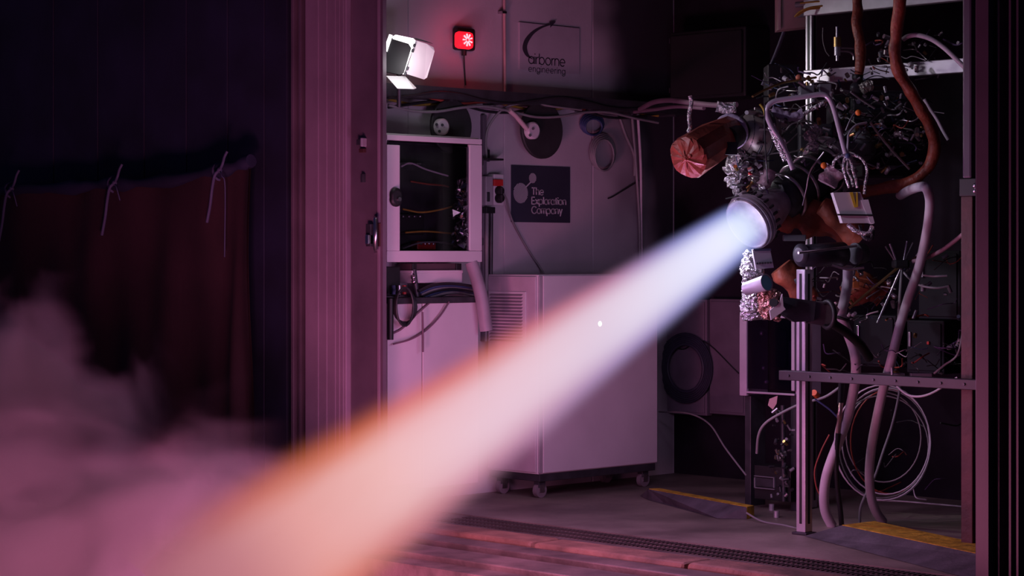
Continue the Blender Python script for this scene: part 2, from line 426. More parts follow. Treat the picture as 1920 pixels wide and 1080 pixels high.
for (x, y, la) in ((22, 357, 'pale tie cord knotted round the tarpaulin head at the frame edge'), (215, 346, 'pale tie cord knotted round the middle of the sagging tarpaulin head'),
               (412, 322, 'pale tie cord with long hanging ends, knotted round the tarpaulin head near the door ribs')):
    t = thing('tie_cord', fp(x, y, .16), la, 'cord', 'cords tying up the tarpaulin')
    c = fp(x, y, .12); MB().torus(c, V(1, 0, .1), .045, .008, 16, 6).build('loop', ROPE, t)
    MB().ball(fp(x, y-3, .17), .016).build('knot', ROPE, t)
    MB().tube(cr([fp(x, y-3, .17), fp(x+5, y-14, .18), fp(x+9, y-28, .17), fp(x+14, y-38, .16)]), .008, 6).build('upper_end', ROPE, t)
    MB().tube(cr([fp(x, y-3, .17), fp(x-9, y+6, .19), fp(x-14, y+30, .18), fp(x-18, y+62, .17), fp(x-24, y+95, .17)]), .009, 6).build('hanging_end', ROPE, t)
    MB().tube(cr([fp(x, y-3, .17), fp(x+4, y+8, .19), fp(x+10, y+30, .18)]+([fp(x+9, y+160, .17)] if x > 400 else [])), .004, 6).build('hanging_end', ROPE, t)

# ================================================================== PLUME AND SMOKE
def nodes(m):
    nt = m.node_tree
    def N(t, **kw):
        n = nt.nodes.new(t)
        for k, v in kw.items(): setattr(n, k, v)
        return n
    def link(a, b): nt.links.new(a, b)
    def M(op, a, b=None, c=None, clamp=False):
        n = N('ShaderNodeMath', operation=op, use_clamp=clamp)
        for i, v in enumerate((a, b, c)):
            if v is None: continue
            if isinstance(v, (int, float)): n.inputs[i].default_value = v
            else: link(v, n.inputs[i])
        return n.outputs[0]
    def ramp_(fac, stops):
        r = N('ShaderNodeValToRGB'); e = r.color_ramp.elements
        while len(e) < len(stops): e.new(.5)
        for i, (p, c) in enumerate(stops): e[i].position = p; e[i].color = (*c, 1)
        link(fac, r.inputs[0]); return r.outputs[0]
    def mixc(f, a, b):
        n = N('ShaderNodeMix', data_type='RGBA'); link(f, n.inputs['Factor']); link(a, n.inputs['A']); link(b, n.inputs['B']); return n.outputs['Result']
    return nt, N, link, M, ramp_, mixc
PLEN = 3.6
def plume_radius(z): return .114+.069*z
def plume_material():
    m = bpy.data.materials.new('burning_exhaust'); m.use_nodes = True
    nt, N, link, M, ramp_, mixc = nodes(m)
    nt.nodes.remove(nt.nodes['Principled BSDF']); out = nt.nodes['Material Output']
    tc = N('ShaderNodeTexCoord'); sp = N('ShaderNodeSeparateXYZ'); link(tc.outputs['Object'], sp.inputs[0])
    x, y, z = sp.outputs
    nz = N('ShaderNodeTexNoise'); nz.inputs['Scale'].default_value = 1.0; nz.inputs['Detail'].default_value = 3
    mp = N('ShaderNodeMapping'); mp.inputs['Scale'].default_value = (5, 5, 1.4); link(tc.outputs['Object'], mp.inputs[0]); link(mp.outputs[0], nz.inputs['Vector'])
    R = M('MULTIPLY_ADD', z, .069, .114)
    r = M('SQRT', M('ADD', M('MULTIPLY', x, x), M('MULTIPLY', y, y)))
    wob_ = M('MULTIPLY', M('SUBTRACT', nz.outputs['Fac'], .5), M('MULTIPLY', z, .17))
    q = M('ADD', M('DIVIDE', r, R), wob_)
    zz = M('DIVIDE', z, PLEN, clamp=True)
    fall = M('EXPONENT', M('MULTIPLY', M('POWER', M('MAXIMUM', q, 0), 3.8), -1.1))
    mr = N('ShaderNodeMapRange', interpolation_type='SMOOTHSTEP'); link(z, mr.inputs[0])
    mr.inputs[1].default_value = 3.1; mr.inputs[2].default_value = 3.7; mr.inputs[3].default_value = 1; mr.inputs[4].default_value = 0
    hd_ = N('ShaderNodeMapRange', interpolation_type='SMOOTHSTEP'); link(z, hd_.inputs[0])
    hd_.inputs[1].default_value = -.10; hd_.inputs[2].default_value = .12
    dens = M('MULTIPLY', M('MULTIPLY', fall, mr.outputs[0]), M('DIVIDE', PLUME_TAU, R))
    ct_ = N('ShaderNodeMapRange', interpolation_type='SMOOTHSTEP'); link(M('DIVIDE', r, R), ct_.inputs[0])
    ct_.inputs[1].default_value = .78; ct_.inputs[2].default_value = 1.30; ct_.inputs[3].default_value = 1; ct_.inputs[4].default_value = 0
    dens = M('MULTIPLY', M('MULTIPLY', dens, hd_.outputs[0]), ct_.outputs[0])
    core = ramp_(zz, [(0, (1.0, 1.15, 1.25)), (.06, (1.15, 1.15, 1.25)), (.16, (1.0, 1.0, 1.12)), (.30, (.86, .80, .94)), (.50, (.90, .74, .88)), (.66, (.94, .66, .70)), (.78, (.86, .46, .47)), (.88, (.56, .22, .26)), (1, (.36, .12, .17))])
    top = ramp_(zz, [(0, (.30, .36, .85)), (.12, (.36, .34, .75)), (.24, (.62, .26, .42)), (.42, (.80, .20, .18)), (.68, (.84, .19, .07)), (.80, (.66, .16, .09)), (.90, (.38, .12, .15)), (1, (.32, .10, .15))])
    bot = ramp_(zz, [(0, (.30, .36, .85)), (.15, (.40, .38, .78)), (.35, (.50, .34, .60)), (.58, (.66, .28, .40)), (.80, (.80, .22, .11)), (1, (.5, .13, .12))])
    side = M('MULTIPLY_ADD', M('DIVIDE', x, R), .6, .5, clamp=True)
    edge = mixc(side, bot, top)
    er = N('ShaderNodeMapRange', interpolation_type='SMOOTHSTEP'); link(q, er.inputs[0]); er.inputs[1].default_value = .38; er.inputs[2].default_value = 1.0
    col = mixc(er.outputs[0], core, edge)
    em = N('ShaderNodeEmission'); link(col, em.inputs[0]); link(dens, em.inputs[1])
    ab = N('ShaderNodeVolumeAbsorption'); ab.inputs[0].default_value = (0, 0, 0, 1); link(dens, ab.inputs[1])
    ad = N('ShaderNodeAddShader'); link(em.outputs[0], ad.inputs[0]); link(ab.outputs[0], ad.inputs[1]); link(ad.outputs[0], out.inputs['Volume'])
    m.cycles.volume_step_rate = .3
    return m
PLUME_TAU = 1.75
pm = MB()
pm.lathe(Vector((0, 0, 0)), V(0, 0, 1), [(-.06, .09), (0, .117)]+[(z, plume_radius(z)*1.32) for z in (.08, .3, .8, 1.4, 2.0, 2.6, 3.1, PLEN)], 32)
po = pm.build('exhaust_plume', plume_material(), None, 'glowing white and salmon exhaust plume shooting from the engine nozzle towards the lower sill', 'flame', origin=V(0, 0, 0))
YP = AX.cross(AXUP)
po.matrix_world = Matrix(((AXUP.x, YP.x, AX.x, NOZ.x), (AXUP.y, YP.y, AX.y, NOZ.y), (AXUP.z, YP.z, AX.z, NOZ.z), (0, 0, 0, 1)))
ORG[po.name] = NOZ
def smoke_material(name, color, dens, scale, thr):
    m = bpy.data.materials.new(name); m.use_nodes = True
    nt, N, link, M, ramp_, mixc = nodes(m)
    nt.nodes.remove(nt.nodes['Principled BSDF']); out = nt.nodes['Material Output']
    tc = N('ShaderNodeTexCoord'); nz = N('ShaderNodeTexNoise'); nz.inputs['Scale'].default_value = scale; nz.inputs['Detail'].default_value = 2.5; nz.inputs['Distortion'].default_value = .5
    link(tc.outputs['Object'], nz.inputs['Vector'])
    # soft towards the hull: object space is a unit ball
    sp = N('ShaderNodeVectorMath', operation='LENGTH'); link(tc.outputs['Object'], sp.inputs[0])
    f = N('ShaderNodeMapRange', interpolation_type='SMOOTHSTEP'); link(sp.outputs['Value'], f.inputs[0]); f.inputs[1].default_value = 1.0; f.inputs[2].default_value = .1
    n2 = N('ShaderNodeMapRange'); link(nz.outputs['Fac'], n2.inputs[0]); n2.inputs[1].default_value = thr; n2.inputs[2].default_value = thr+.26; n2.interpolation_type = 'SMOOTHSTEP'
    link(M('ADD', nz.outputs['Fac'], M('MULTIPLY', M('SUBTRACT', f.outputs[0], .55), .5)), n2.inputs[0])
    d = M('MULTIPLY', M('MULTIPLY', M('POWER', f.outputs[0], .5), n2.outputs[0]), dens)
    sc_ = N('ShaderNodeVolumeScatter'); sc_.inputs['Color'].default_value = (*color, 1); link(d, sc_.inputs['Density']); sc_.inputs['Anisotropy'].default_value = .1
    link(sc_.outputs[0], out.inputs['Volume'])
    m.cycles.volume_step_rate = .6
    return m
def smoke(c, r, m, la):
    mb = MB(); mb.ball(V(0, 0, 0), 1.0, 28, 18)
    o = mb.build('exhaust_smoke', m, None, la, 'smoke', 'rolling clouds of exhaust smoke', 'stuff', origin=V(0, 0, 0))
    o.matrix_world = Matrix.Translation(c) @ Matrix.Rotation(TH, 4, 'Z') @ Matrix.Diagonal((r[0], r[1], r[2], 1)); return o
smoke(P(240, 1120, 10.12), (1.8, .62, 1.10), smoke_material('pink_smoke_thick', (.98, .80, .92), 11.0, 2.4, .31), 'dense pink smoke where the plume breaks up low on the ground')
smoke(P(-10, 860, 11.3), (1.05, .62, 1.35), smoke_material('pink_smoke_thin', (.98, .80, .92), 14.0, 2.4, .38), 'tall thin mauve smoke column drifting up in front of the tarpaulin')
sk = emat('spark_glow', (1, .9, .95), 6.0)
MB().ball(P(1125, 607, 9.25), px(3.2, 9.25), 10, 8, (1, 1, 1.5)).build('spark', sk, None, 'tiny bright spark flying in front of the plume', 'spark')

# ================================================================== LEFT WALL ITEMS
def wp(x, y, off=0): return on_x(x, y, WX+off)
def wallbox(x0, y0, x1, y1, off0, off1, b=.003, X=None):
    a = on_x(x0, y0, WX+off1); c = on_x(x1, y1, WX+off1)
    return MB().box((WX+off0, a.y, c.z), (WX+off1, c.y, a.z), b)
wl = bpy.data.objects['wall_left']
# seams and lining panels of the wall
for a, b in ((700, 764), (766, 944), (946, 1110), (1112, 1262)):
    wallbox(a, -60, b, 1080, -.02, .006, .003).build('lining_panel', WALLP if b < 1200 else DARKP, wl)
t = thing('conduit_pipe', wp(947, 170, .03), 'thin pinkish conduit running straight up the wall between beacon and sign', 'pipe')
MB().cyl(wp(945, -60, .03), wp(947, 178, .03), .008).build('tube', mat('pink_conduit', (.5, .33, .33), .5), t)
for y in (20, 172, 182): wallbox(942, y, 951, y+6, .0, .045).build('clip', STEEL, t)

# wall sign
sg = thing('wall_sign', wp(1030, 138, .01), 'pale wall sign with dark swoosh and airborne engineering lettering, right of the red beacon', 'sign')
wallbox(974, 41, 1087, 140, .005, .016).build('board', mat('sign_board', (.44, .40, .45), .6, var=.06), sg)
UYV = V(0, 1, 0)
text('airborne', wp(991, 119, .016), UYV, UP, V(1,0,0), px(13.5, 12.1), .13, .24, INKD, sg)
text('engineering', wp(991, 134, .016), UYV, UP, V(1,0,0), px(8.2, 12.1), .11, .42, INKD, sg)
def swoosh(parent, org, k, m, un):              # k: metres per unit; the long arrow sweeping up from the letter foot
    so_ = [(0.9, -.05), (.35, .12), (.02, .5), (0, .85), (.25, 1.35), (.9, 1.9), (1.75, 2.3), (2.7, 2.55)]
    si_ = [(0.98, -.07), (.62, .2), (.42, .6), (.45, .95), (.75, 1.4), (1.2, 1.82), (1.9, 2.2), (2.7, 2.47)]
    f = lambda q: [V(p[0], p[1], 0) for p in q]
    a = cr(f(so_), 5); b = cr(f(si_), 5); mb = MB()
    T = lambda p: org+UYV*(p.x*k)+UP*(p.y*k)
    for i in range(len(a)-1): mb.prism([T(a[i]), T(b[i]), T(b[i+1]), T(a[i+1])], un*.002)
    mb.prism([T(V(2.62, 2.72, 0)), T(V(3.3, 2.78, 0)), T(V(2.72, 2.3, 0)), T(V(2.74, 2.5, 0))], un*.002)
    mb.build('swoosh_mark', m, parent)
swoosh(sg, wp(980, 108, .016), px(20, 12.1)*1.35*.72/.72*1.0, INKD, V(1,0,0))

# poster
ps = thing('poster', wp(1014, 418, .01), 'dark square poster with round logo and The Exploration Company lettering on the pale wall', 'poster')
wallbox(959, 309, 1069, 418, .006, .012, .001).build('sheet', POSTER, ps)
lt = px(9.2, 12.1)
for i, w in enumerate(('The', 'Exploration', 'Company')):
    text(w, wp(997, 365+17.5*i, .013), UYV, UP, V(1,0,0), lt, .22, .27, INKW, ps)
def striped_disc(cx, cy, r, parent, n):
    c = wp(cx, cy, .013); mb = MB(); R = px(r, 12.1)
    for k in range(n):
        q = -1+2*(k+.5)/n; h = math.sqrt(max(0, 1-q*q)); d = (UYV+UP).normalized(); nn = (UYV-UP).normalized()
        mb.prism([c+nn*(q*R)-d*h*R-nn*R*.55/n, c+nn*(q*R)+d*h*R-nn*R*.55/n, c+nn*(q*R)+d*h*R+nn*R*.55/n, c+nn*(q*R)-d*h*R+nn*R*.55/n], V(.002, 0, 0))
    mb.build('logo_mark', INKW, parent)
striped_disc(976, 362, 19, ps, 15); striped_disc(998.5, 334, 9.5, ps, 9)
MB().prism([wp(985, 350, .013), wp(994, 341, .013), wp(995.5, 342.5, .013), wp(986.5, 351.5, .013)], V(.002,0,0)).build('logo_mark', INKW, ps)

# red beacon
bc = thing('warning_beacon', wp(878, 95, .05), 'glowing red warning beacon in a black housing high on the wall', 'beacon')
wallbox(858, 50, 893, 96, .0, .05, .015).build('housing', BLACK, bc)
REDL = emat('red_lens_glow', (1, .012, .03), 1.0)
a = on_x(866, 57, WX+.12); c = on_x(895, 92, WX+.12)
MB().box((WX+.05, a.y, c.z), (WX+.10, c.y, a.z), .02).build('lens', REDL, bc)
cc = (a+c)/2; cc.x = WX+.102
HOT = emat('beacon_filament', (1, .40, .45), 1.6)
for k in range(9):
    an = math.radians(-100+k*40); d = UYV*math.cos(an)+UP*math.sin(an)
    nn = UYV*-math.sin(an)+UP*math.cos(an)
    MB().prism([cc+d*.009-nn*.0015, cc+d*.034-nn*.004, cc+d*.034+nn*.004, cc+d*.009+nn*.0015], V(.006, 0, 0)).build('reflector_fin', HOT, bc)
MB().cyl(wp(870, 94, .03), wp(870, 104, .03), .014).build('cable_gland', BLACK, bc)
MB().tube(cr([wp(870, 104, .03), wp(871, 130, .012), wp(873, 160, .015)]), .004).build('cable', BLACK, bc)
lamp('beacon_light', 'POINT', V(WX+.2, cc.y, cc.z), .5, (1, .02, .05), .04)

# flood lamp with barn doors
fd = 11.25
flp = thing('flood_lamp', P(765, 150, fd), 'lit white flood lamp with open barn doors beside the door edge', 'lamp')
LAMPG = emat('lamp_diffuser', (1, .97, .98), 2.2)
WFLAP = mat('white_flap', (.78, .76, .76), .35, var=.04)
def quadpx(pts, d, th, name, m, par):
    q = [P(p[0], p[1], d+(p[2] if len(p) > 2 else 0)) for p in pts]
    return MB().prism(q, FW*th).build(name, m, par)
quadpx([(733, 72), (766, 82), (771, 90), (757, 137), (750, 140), (722, 134), (722, 75)], fd, .05, 'housing', BLACK, flp)
quadpx([(735, 69), (742, 65), (775, 72), (779, 76), (757, 139), (745, 137), (766, 90), (762, 83), (737, 74)], fd+.012, .02, 'lamp_diffuser', LAMPG, flp)
quadpx([(730, 64), (736, 66), (726, 97), (719, 93)], fd-.01, .006, 'barn_door', LAMPG, flp)  # glowing flap: the lamplight falling on it is put into the material
f1 = quadpx([(780, 76, 0), (800, 82, .03), (813, 89, .05), (815, 96, .05), (801, 145, .05), (795, 149, .05), (760, 138, 0)], fd, .006, 'barn_door', WFLAP, flp)
quadpx([(724, 142, -.04), (745, 143, .0), (760, 143, .02), (781, 165, .0), (776, 167, -.04), (745, 166, -.08)], fd, .006, 'barn_door', WFLAP, flp)
quadpx([(776, 70, 0), (800, 77, .05), (812, 82, .1), (780, 74, .02)], fd+.02, .006, 'barn_door', DGREY, flp)
for x, y in ((778, 82), (775, 92), (765, 125), (761, 135)):
    MB().cyl(P(x, y, fd-.012), P(x-2, y+6, fd-.012), .007).build('hinge', DGREY, flp)
MB().cyl(P(748, 140, fd+.05), P(748, 200, fd+.1), .012).build('bracket', DGREY, flp)
lamp('flood_lamp_light', 'SPOT', P(790, 112, fd+.1), 50, (1, .95, 1), .08, aim=P(1500, 330, 10.6), spot_size=math.radians(70), spot_blend=.5)
lamp('flood_lamp_glow', 'POINT', P(768, 118, fd-.16), 1.6, (1, .97, 1), .05)

# cable tray with its cables
ct = thing('cable_tray', wp(900, 185, .1), 'dark grey cable tray running along the wall under the beacon and sign', 'cable tray')
a = wp(722, 158, .14); c = wp(1246, 188, .14); zt = wp(900, 168, .14).z; zb = zt-px(22, 11.8)
MB().box((WX+.13, a.y, zb), (WX+.14, BY-.02, zt)).build('side_rail', DGREY, ct)
MB().box((WX+.008, a.y, zb), (WX+.13, BY-.02, zb+.008)).build('base_plate', DGREY, ct)
for k in range(7):
    y = a.y+.1+k*.36
    MB().box((WX+.007, y, zb-.01), (WX+.135, y+.02, zb)).build('bracket', DGREY, ct)
cabs = [(CABLEY, 'thin yellow cable drooping below the cable tray', 200), (CABLEB, 'black cable slung loosely under the cable tray', 208), (CABLER, 'dull red cable lying under the cable tray', 194),
        (CABLEG, 'grey cable hanging lowest under the cable tray', 213), (CABLEB, 'black cable tucked against the underside of the cable tray', 190)]
for i, (m, la, y0) in enumerate(cabs):
    pts = []
    for k in range(12):
        X = 728+k*46; yy = y0-(12-k)*.5+8*math.sin(k*1.3+i*2)
        p = on_x(X, yy+k*1.6-8, WX+.04+.025*i); pts.append(p)
    MB().tube(cr(pts, 4), .008, 6).build('tray_cable', m, None, la, 'cable', 'cables under the wall cable tray')
# cable loop from the tray over the reel
MB().tube(cr([wp(913, 300, .03), wp(911, 262, .03), wp(919, 232, .05), wp(945, 203, .09), wp(985, 193, .12), (wp(1040, 200, .14)), wp(1090, 206, .12)]), .007, 6).build('cable', CABLEG, None, 'grey cable arching over the black reel towards the tray', 'cable')

# hose reels on the wall
def reel(cx, cy, r, la, arm=True):
    t = thing('hose_reel', wp(cx, cy+r, .1), la, 'reel', 'reels on the pale wall')
    R = px(r, 12.0)
    MB().lathe(wp(cx, cy, .0), V(1, 0, 0), [(.008, R*.3), (.075, R*.3), (.08, R*.97), (.084, R), (.098, R), (.102, R*.97), (.104, R*.3)], 40, smooth=False).build('drum', mat('black_reel', (.028, .028, .03), .6, var=.2), t)
    MB().lathe(wp(cx, cy, .104), V(1, 0, 0), [(.0, R*.30), (.03, R*.30), (.035, R*.24)], 20).build('hub', WHITE, t)
    for k in range(3):
        d = UYV*math.cos(k*2.1+.5)+UP*math.sin(k*2.1+.5); MB().cyl(wp(cx, cy, .137)+d*R*.16, wp(cx, cy, .144)+d*R*.16, .008).build('bolt', DGREY, t)
    if arm:
        MB().tube([wp(955, 207, .125), wp(966, 216, .125), wp(988, 242, .14)], .014, 8).build('arm', mat('pink_arm', (.55, .42, .45), .45), t)
reel(994, 245, 55, 'black hose reel with pale hub and angled arm above the poster')
reel(824, 238, 50, 'black hose reel half hidden behind the glazed cabinet', False)
# wall coil of cable left of the corner
for k, (x, y, rx, ry, la) in enumerate(((1110, 232, 22, 20, 'small loose blue cable coil hanging below the tray near the wall corner'), (1130, 285, 24, 34, 'tall loose grey cable coil hanging on the wall near the corner'))):
    t = thing('cable_coil', wp(x, y+ry, .04), la, 'cable coil')
    for q in range(4):
        c = [wp(x+(rx-2*q)*math.cos(a_/16*math.pi*2)+q, y+(ry-1.5*q)*math.sin(a_/16*math.pi*2)+2*q, .03+.01*q) for a_ in range(17)]
        MB().tube(c, .006, 6).build('loop', [CABLEBL, CABLEG][k], t)
for k, (x0, x1, y0, y1, m, la) in enumerate(((1185, 1200, 214, 520, CABLEG, 'grey cable hanging straight down near the wall corner'), (1196, 1203, 214, 500, HOSEW, 'pale hose hanging straight down near the wall corner'), (1160, 1190, 214, 330, CABLEG, 'grey cable slanting down to the corner hoses'))):
    MB().tube(cr([wp(x0, y0, .05), wp((x0*2+x1)/3+3, (y0*2+y1)/3, .06), wp(x1-1, (y0+y1*2)/3, .05), wp(x1, y1, .05)]), .009, 6).build('hanging_cable', m, None, la, 'cable')
MB().tube(cr([wp(1205, 335, .02), wp(1180, 350, .03), wp(1150, 368, .02), wp(1140, 372, .02)]), .004, 6).build('wire', CABLEB, None, 'short black wire slanting across the wall right of the poster', 'wire')

# glazed wall cabinet
cb = thing('glazed_cabinet', on_x(815, 490, WX+.30), 'white wall cabinet with glazed door and black oval lock', 'cabinet')
XD = WX+.30
def cbox(x0, y0, x1, y1, o0, o1, b=.003):
    a = on_x(x0, y0, XD); c = on_x(x1, y1, XD); return MB().box((XD+o0, a.y, c.z), (XD+o1, c.y, a.z), b)
for q in ((727, 254, 903, 258), (727, 485, 903, 489), (727, 258, 731, 485), (899, 258, 903, 485)):
    cbox(*q, -.28, -.022).build('side_panel', WHITE, cb)
cbox(727, 254, 903, 489, -.29, -.28).build('back_panel', DGREY, cb)
for q in ((732, 259, 734, 484), (896, 259, 898, 484), (732, 259, 898, 261), (732, 482, 898, 484)): cbox(*q, -.279, -.024, .001).build('shade_liner', BLACK, cb)  # black lining added: the shade inside the cabinet is put into its colour
dr = cbox(726, 252, 904, 271, -.02, 0).build('door_rail', WHITE, cb)
cbox(726, 470, 904, 491, -.02, 0).build('door_rail', WHITE, cb)
cbox(726, 271, 750, 470, -.02, 0).build('door_stile', WHITE, cb)
cbox(881, 271, 904, 470, -.02, 0).build('door_stile', WHITE, cb)
cbox(749, 270, 882, 471, -.014, -.008, .001).build('pane', glass('cabinet_glass', (.85, .82, .85)), cb)
lk = on_x(741, 370, XD+.004)
o = MB().lathe(lk, V(1, 0, 0), [(0, .036), (.012, .036), (.018, .026)], 20, fn=lambda z, a: 1.0+.35*abs(math.cos(a))).build('lock', BLACK, cb)
MB().cyl(lk+V(.016, .006, -.01), lk+V(.03, .006, -.01), .011).build('lock_barrel', STEEL, o)
for y in (296, 446): cbox(904, y, 908, y+14, -.03, -.004).build('hinge', DGREY, cb)
# contents of the cabinet
foil = MB().tube(cr([on_x(868, 338, XD-.07), on_x(868, 360, XD-.06), on_x(864, 395, XD-.065), on_x(866, 430, XD-.065), on_x(860, 462, XD-.065)], 10), lambda t: .024+.012*t+.008*math.sin(t*17), 12, jitter=2.4, freq=45)
foil.build('foil_strip', mat('bright_foil', (.85, .85, .85), .10, metal=1, var=.05), None, 'crumpled silver foil strip hanging inside the glazed cabinet', 'foil')
for i, (m, la, pts) in enumerate(((CABLEY, 'yellow wire sagging across the middle of the glazed cabinet', [(755, 392), (790, 398), (830, 392), (872, 380)]), (HOSEW, 'pale wire arching across the top of the glazed cabinet', [(752, 312), (770, 306), (800, 318), (840, 330)]),
        (CABLEY, 'yellow wire low inside the glazed cabinet', [(760, 436), (800, 434), (850, 438)]), (CABLEG, 'grey hose lying at the bottom of the glazed cabinet', [(755, 466), (790, 455), (830, 455), (868, 462)]), (CABLER, 'red wire crossing behind the cabinet glass', [(770, 340), (800, 345), (840, 350), (870, 370)]))):
    MB().tube(cr([on_x(x, y, XD-.15-.02*i) for x, y in pts], 8), .005, 6).build('wire', m, None, la, 'wire')
for i, (x0, y0, x1, y1, m, la) in enumerate(((770, 360, 800, 385, CABLEBL, 'dark blue relay block inside the glazed cabinet'), (800, 400, 848, 440, BLACK, 'black control unit low inside the glazed cabinet'), (770, 300, 850, 318, DGREY, 'dark terminal rail at the top inside the glazed cabinet'), (835, 452, 870, 468, RED, 'dull red block at the bottom of the glazed cabinet'))):
    t = thing('control_unit', on_x((x0+x1)/2, y1, XD-.24), la, 'electrical unit', 'units inside the glazed cabinet')
    cbox(x0, y0, x1, y1, -.275, -.22, .004).build('body', m, t)
    for k in range(4):
        xa = x0+(x1-x0)*(.12+.22*k); cbox(xa, y0+3, xa+(x1-x0)*.1, y0+7, -.22, -.21).build('terminal', STEEL, t)

# shelf bracket, switch boxes, cable, vertical pipes right of the cabinet
t = thing('wall_bracket', wp(930, 300, .05), 'small dark shelf bracket on the wall beside the cabinet', 'bracket')
wallbox(914, 296, 945, 301, .006, .09).build('arm', BLACK, t); wallbox(912, 280, 919, 303, .006, .03).build('back_plate', BLACK, t)
t = thing('switch_box', wp(928, 388, .05), 'white wall switch box with red cover and two round black knobs', 'switch box')
wallbox(911, 330, 925, 385, .006, .07, .006).build('grey_module', mat('switch_grey', (.36, .34, .37), .5), t)
wallbox(926, 326, 945, 385, .006, .06, .006).build('housing', WHITE, t)
wallbox(927, 336, 944, 349, .06, .078, .004).build('cover', RED, t)
for y in (358, 372):
    c = wp(934, y, .06); k_ = MB().lathe(c, V(1, 0, 0), [(0, .026), (.02, .026), (.03, .02)], 16).build('knob', BLACK, t)
    MB().box((WX+.09, c.y-.004, c.z-.018), (WX+.097, c.y+.004, c.z+.018)).build('pointer', STEEL, k_)
wallbox(914, 360, 919, 378, .07, .076).build('label_plate', DGREY, t)
wallbox(912, 388, 929, 400, .006, .06).build('plug', BLACK, t)
MB().tube(cr([wp(943, 360, .07), wp(950, 375, .06), wp(956, 400, .03), wp(966, 425, .02), wp(990, 468, .02), wp(1012, 500, .03), wp(1021, 515, .05)]), .0055, 6).build('cable', CABLEG, None, 'grey cable running from the switch box down to the white trolley', 'cable')
for x, m, la in ((913, CABLEG, 'grey drop pipe below the switch box, nearest the cabinet'), (921, DGREY, 'dark drop pipe below the switch box')):
    MB().tube([wp(x, 400, .04), wp(x-.5, 470, .04), wp(x-2, 640, .04)], .011, 8).build('drop_pipe', m, None, la, 'pipe')
wallbox(906, 215, 913, 640, .006, .03).build('wall_channel', mat('channel_grey', (.13, .11, .14), .5), None, 'dark vertical wall channel between glazed cabinet and black reel', 'channel')

# bench and clutter below the cabinet
bn = thing('wall_bench', on_x(815, 700, WX+.25), 'narrow bench with white front panel below the glazed cabinet', 'bench')
XB = WX+.26
def bbox(x0, y0, x1, y1, o0, o1, b=.003):
    a = on_x(x0, y0, XB); c = on_x(x1, y1, XB); return MB().box((XB+o0, a.y, c.z), (XB+o1, c.y, a.z), b)
bbox(727, 559, 899, 567, -.25, .02).build('worktop', DGREY, bn)
bbox(727, 568, 791, 905, -.22, 0).build('front_panel', WHITE, bn); bbox(793, 568, 897, 905, -.22, 0).build('front_panel', WHITE, bn)
t = thing('storage_box', on_x(830, 532, XB-.1), 'long white box lying on the bench under the cabinet', 'box')
bbox(786, 511, 882, 530, -.18, -.06, .006).build('body', WHITE, t); bbox(786, 507, 882, 512, -.185, -.055, .004).build('lid', WHITE, t)
t = thing('dark_toolbox', on_x(830, 510, XB-.1), 'flat dark case wedged under the glazed cabinet', 'case')
bbox(788, 494, 880, 506, -.18, -.07, .005).build('body', mat('case_brown', (.07, .04, .05), .6), t); bbox(788, 494, 796, 507, -.07, -.06).build('latch', BLACK, t); bbox(870, 494, 880, 507, -.07, -.06).build('latch', BLACK, t)
t = thing('pump_unit', on_x(755, 556, XB-.1), 'dark cluttered pump unit on the bench behind the cable coil', 'pump')
bbox(730, 500, 770, 556, -.18, -.08, .006).build('body', BLACK, t)
for x, y in ((775, 520), (776, 528)): MB().ball(on_x(x, y, XB-.05), .014).build('fitting', STEEL, t)
MB().cyl(on_x(776, 505, XB-.06), on_x(782, 556, XB-.06), .013).build('pipe', DGREY, t)
for x in (738, 748, 758): MB().cyl(on_x(x, 535, XB-.06), on_x(x, 552, XB-.06), .011).build('valve', [RED, CABLEBL, STEEL][(x//10) % 3], t)
t = thing('bench_cables', on_x(840, 556, XB-.05), 'loose heap of dark cables lying along the bench', 'cable heap')
for i in range(7):
    y = 540+3*i
    MB().tube(cr([on_x(785+2*i, y+6, XB-.03-.02*i), on_x(815, y-6+i, XB-.03-.02*i), on_x(850, y-8+2*math.sin(i*3), XB-.04-.02*i), on_x(896, y-2, XB-.04-.02*i)]), .008, 6).build('cable', [CABLEB, CABLEBL, CABLEG][i % 3], t)
t = thing('hose_coil', on_x(760, 610, XB+.03), 'dark hose coil hanging from the bench edge by the door', 'hose coil')
for q in range(5):
    MB().tube([on_x(759+(22-1.5*q)*math.cos(a_/18*math.pi*2), 575+(30+1.6*q)*math.sin(a_/18*math.pi*2), XB+.03+.008*q) for a_ in range(19)], .006, 6).build('loop', CABLEB, t)
for i, (pts, la) in enumerate((([(805, 568), (780, 590), (755, 615), (737, 625)], 'dark cable sagging from the bench towards the door, upper one'), ([(842, 566), (825, 592), (800, 618), (770, 636), (738, 645)], 'dark cable sagging lowest across the white bench front'), ([(792, 585), (793, 620), (793, 660)], 'thin dark cable hanging straight down the bench front'))):
    MB().tube(cr([on_x(x, y, XB+.015+.012*i) for x, y in pts], 8), .005, 6).build('cable', mat('mauve_cable', (.16, .09, .13), .5), None, la, 'cable')
MB().cyl(on_x(732, 560, XB+.03), on_x(732, 637, XB+.03), .016).build('rubber_bumper', BLACK, None, 'black rubber strip hanging at the door side of the bench', 'strip')
t = thing('flexible_duct', on_x(905, 605, XB+.06), 'pale slanting duct between bench and trolley', 'duct')
MB().tube(cr([on_x(884, 492, XB+.01), on_x(893, 520, XB+.03), on_x(903, 560, XB+.05), on_x(912, 620, XB+.06)], 10), .035, 12).build('tube', mat('duct_grey', (.32, .27, .32), .5), t)

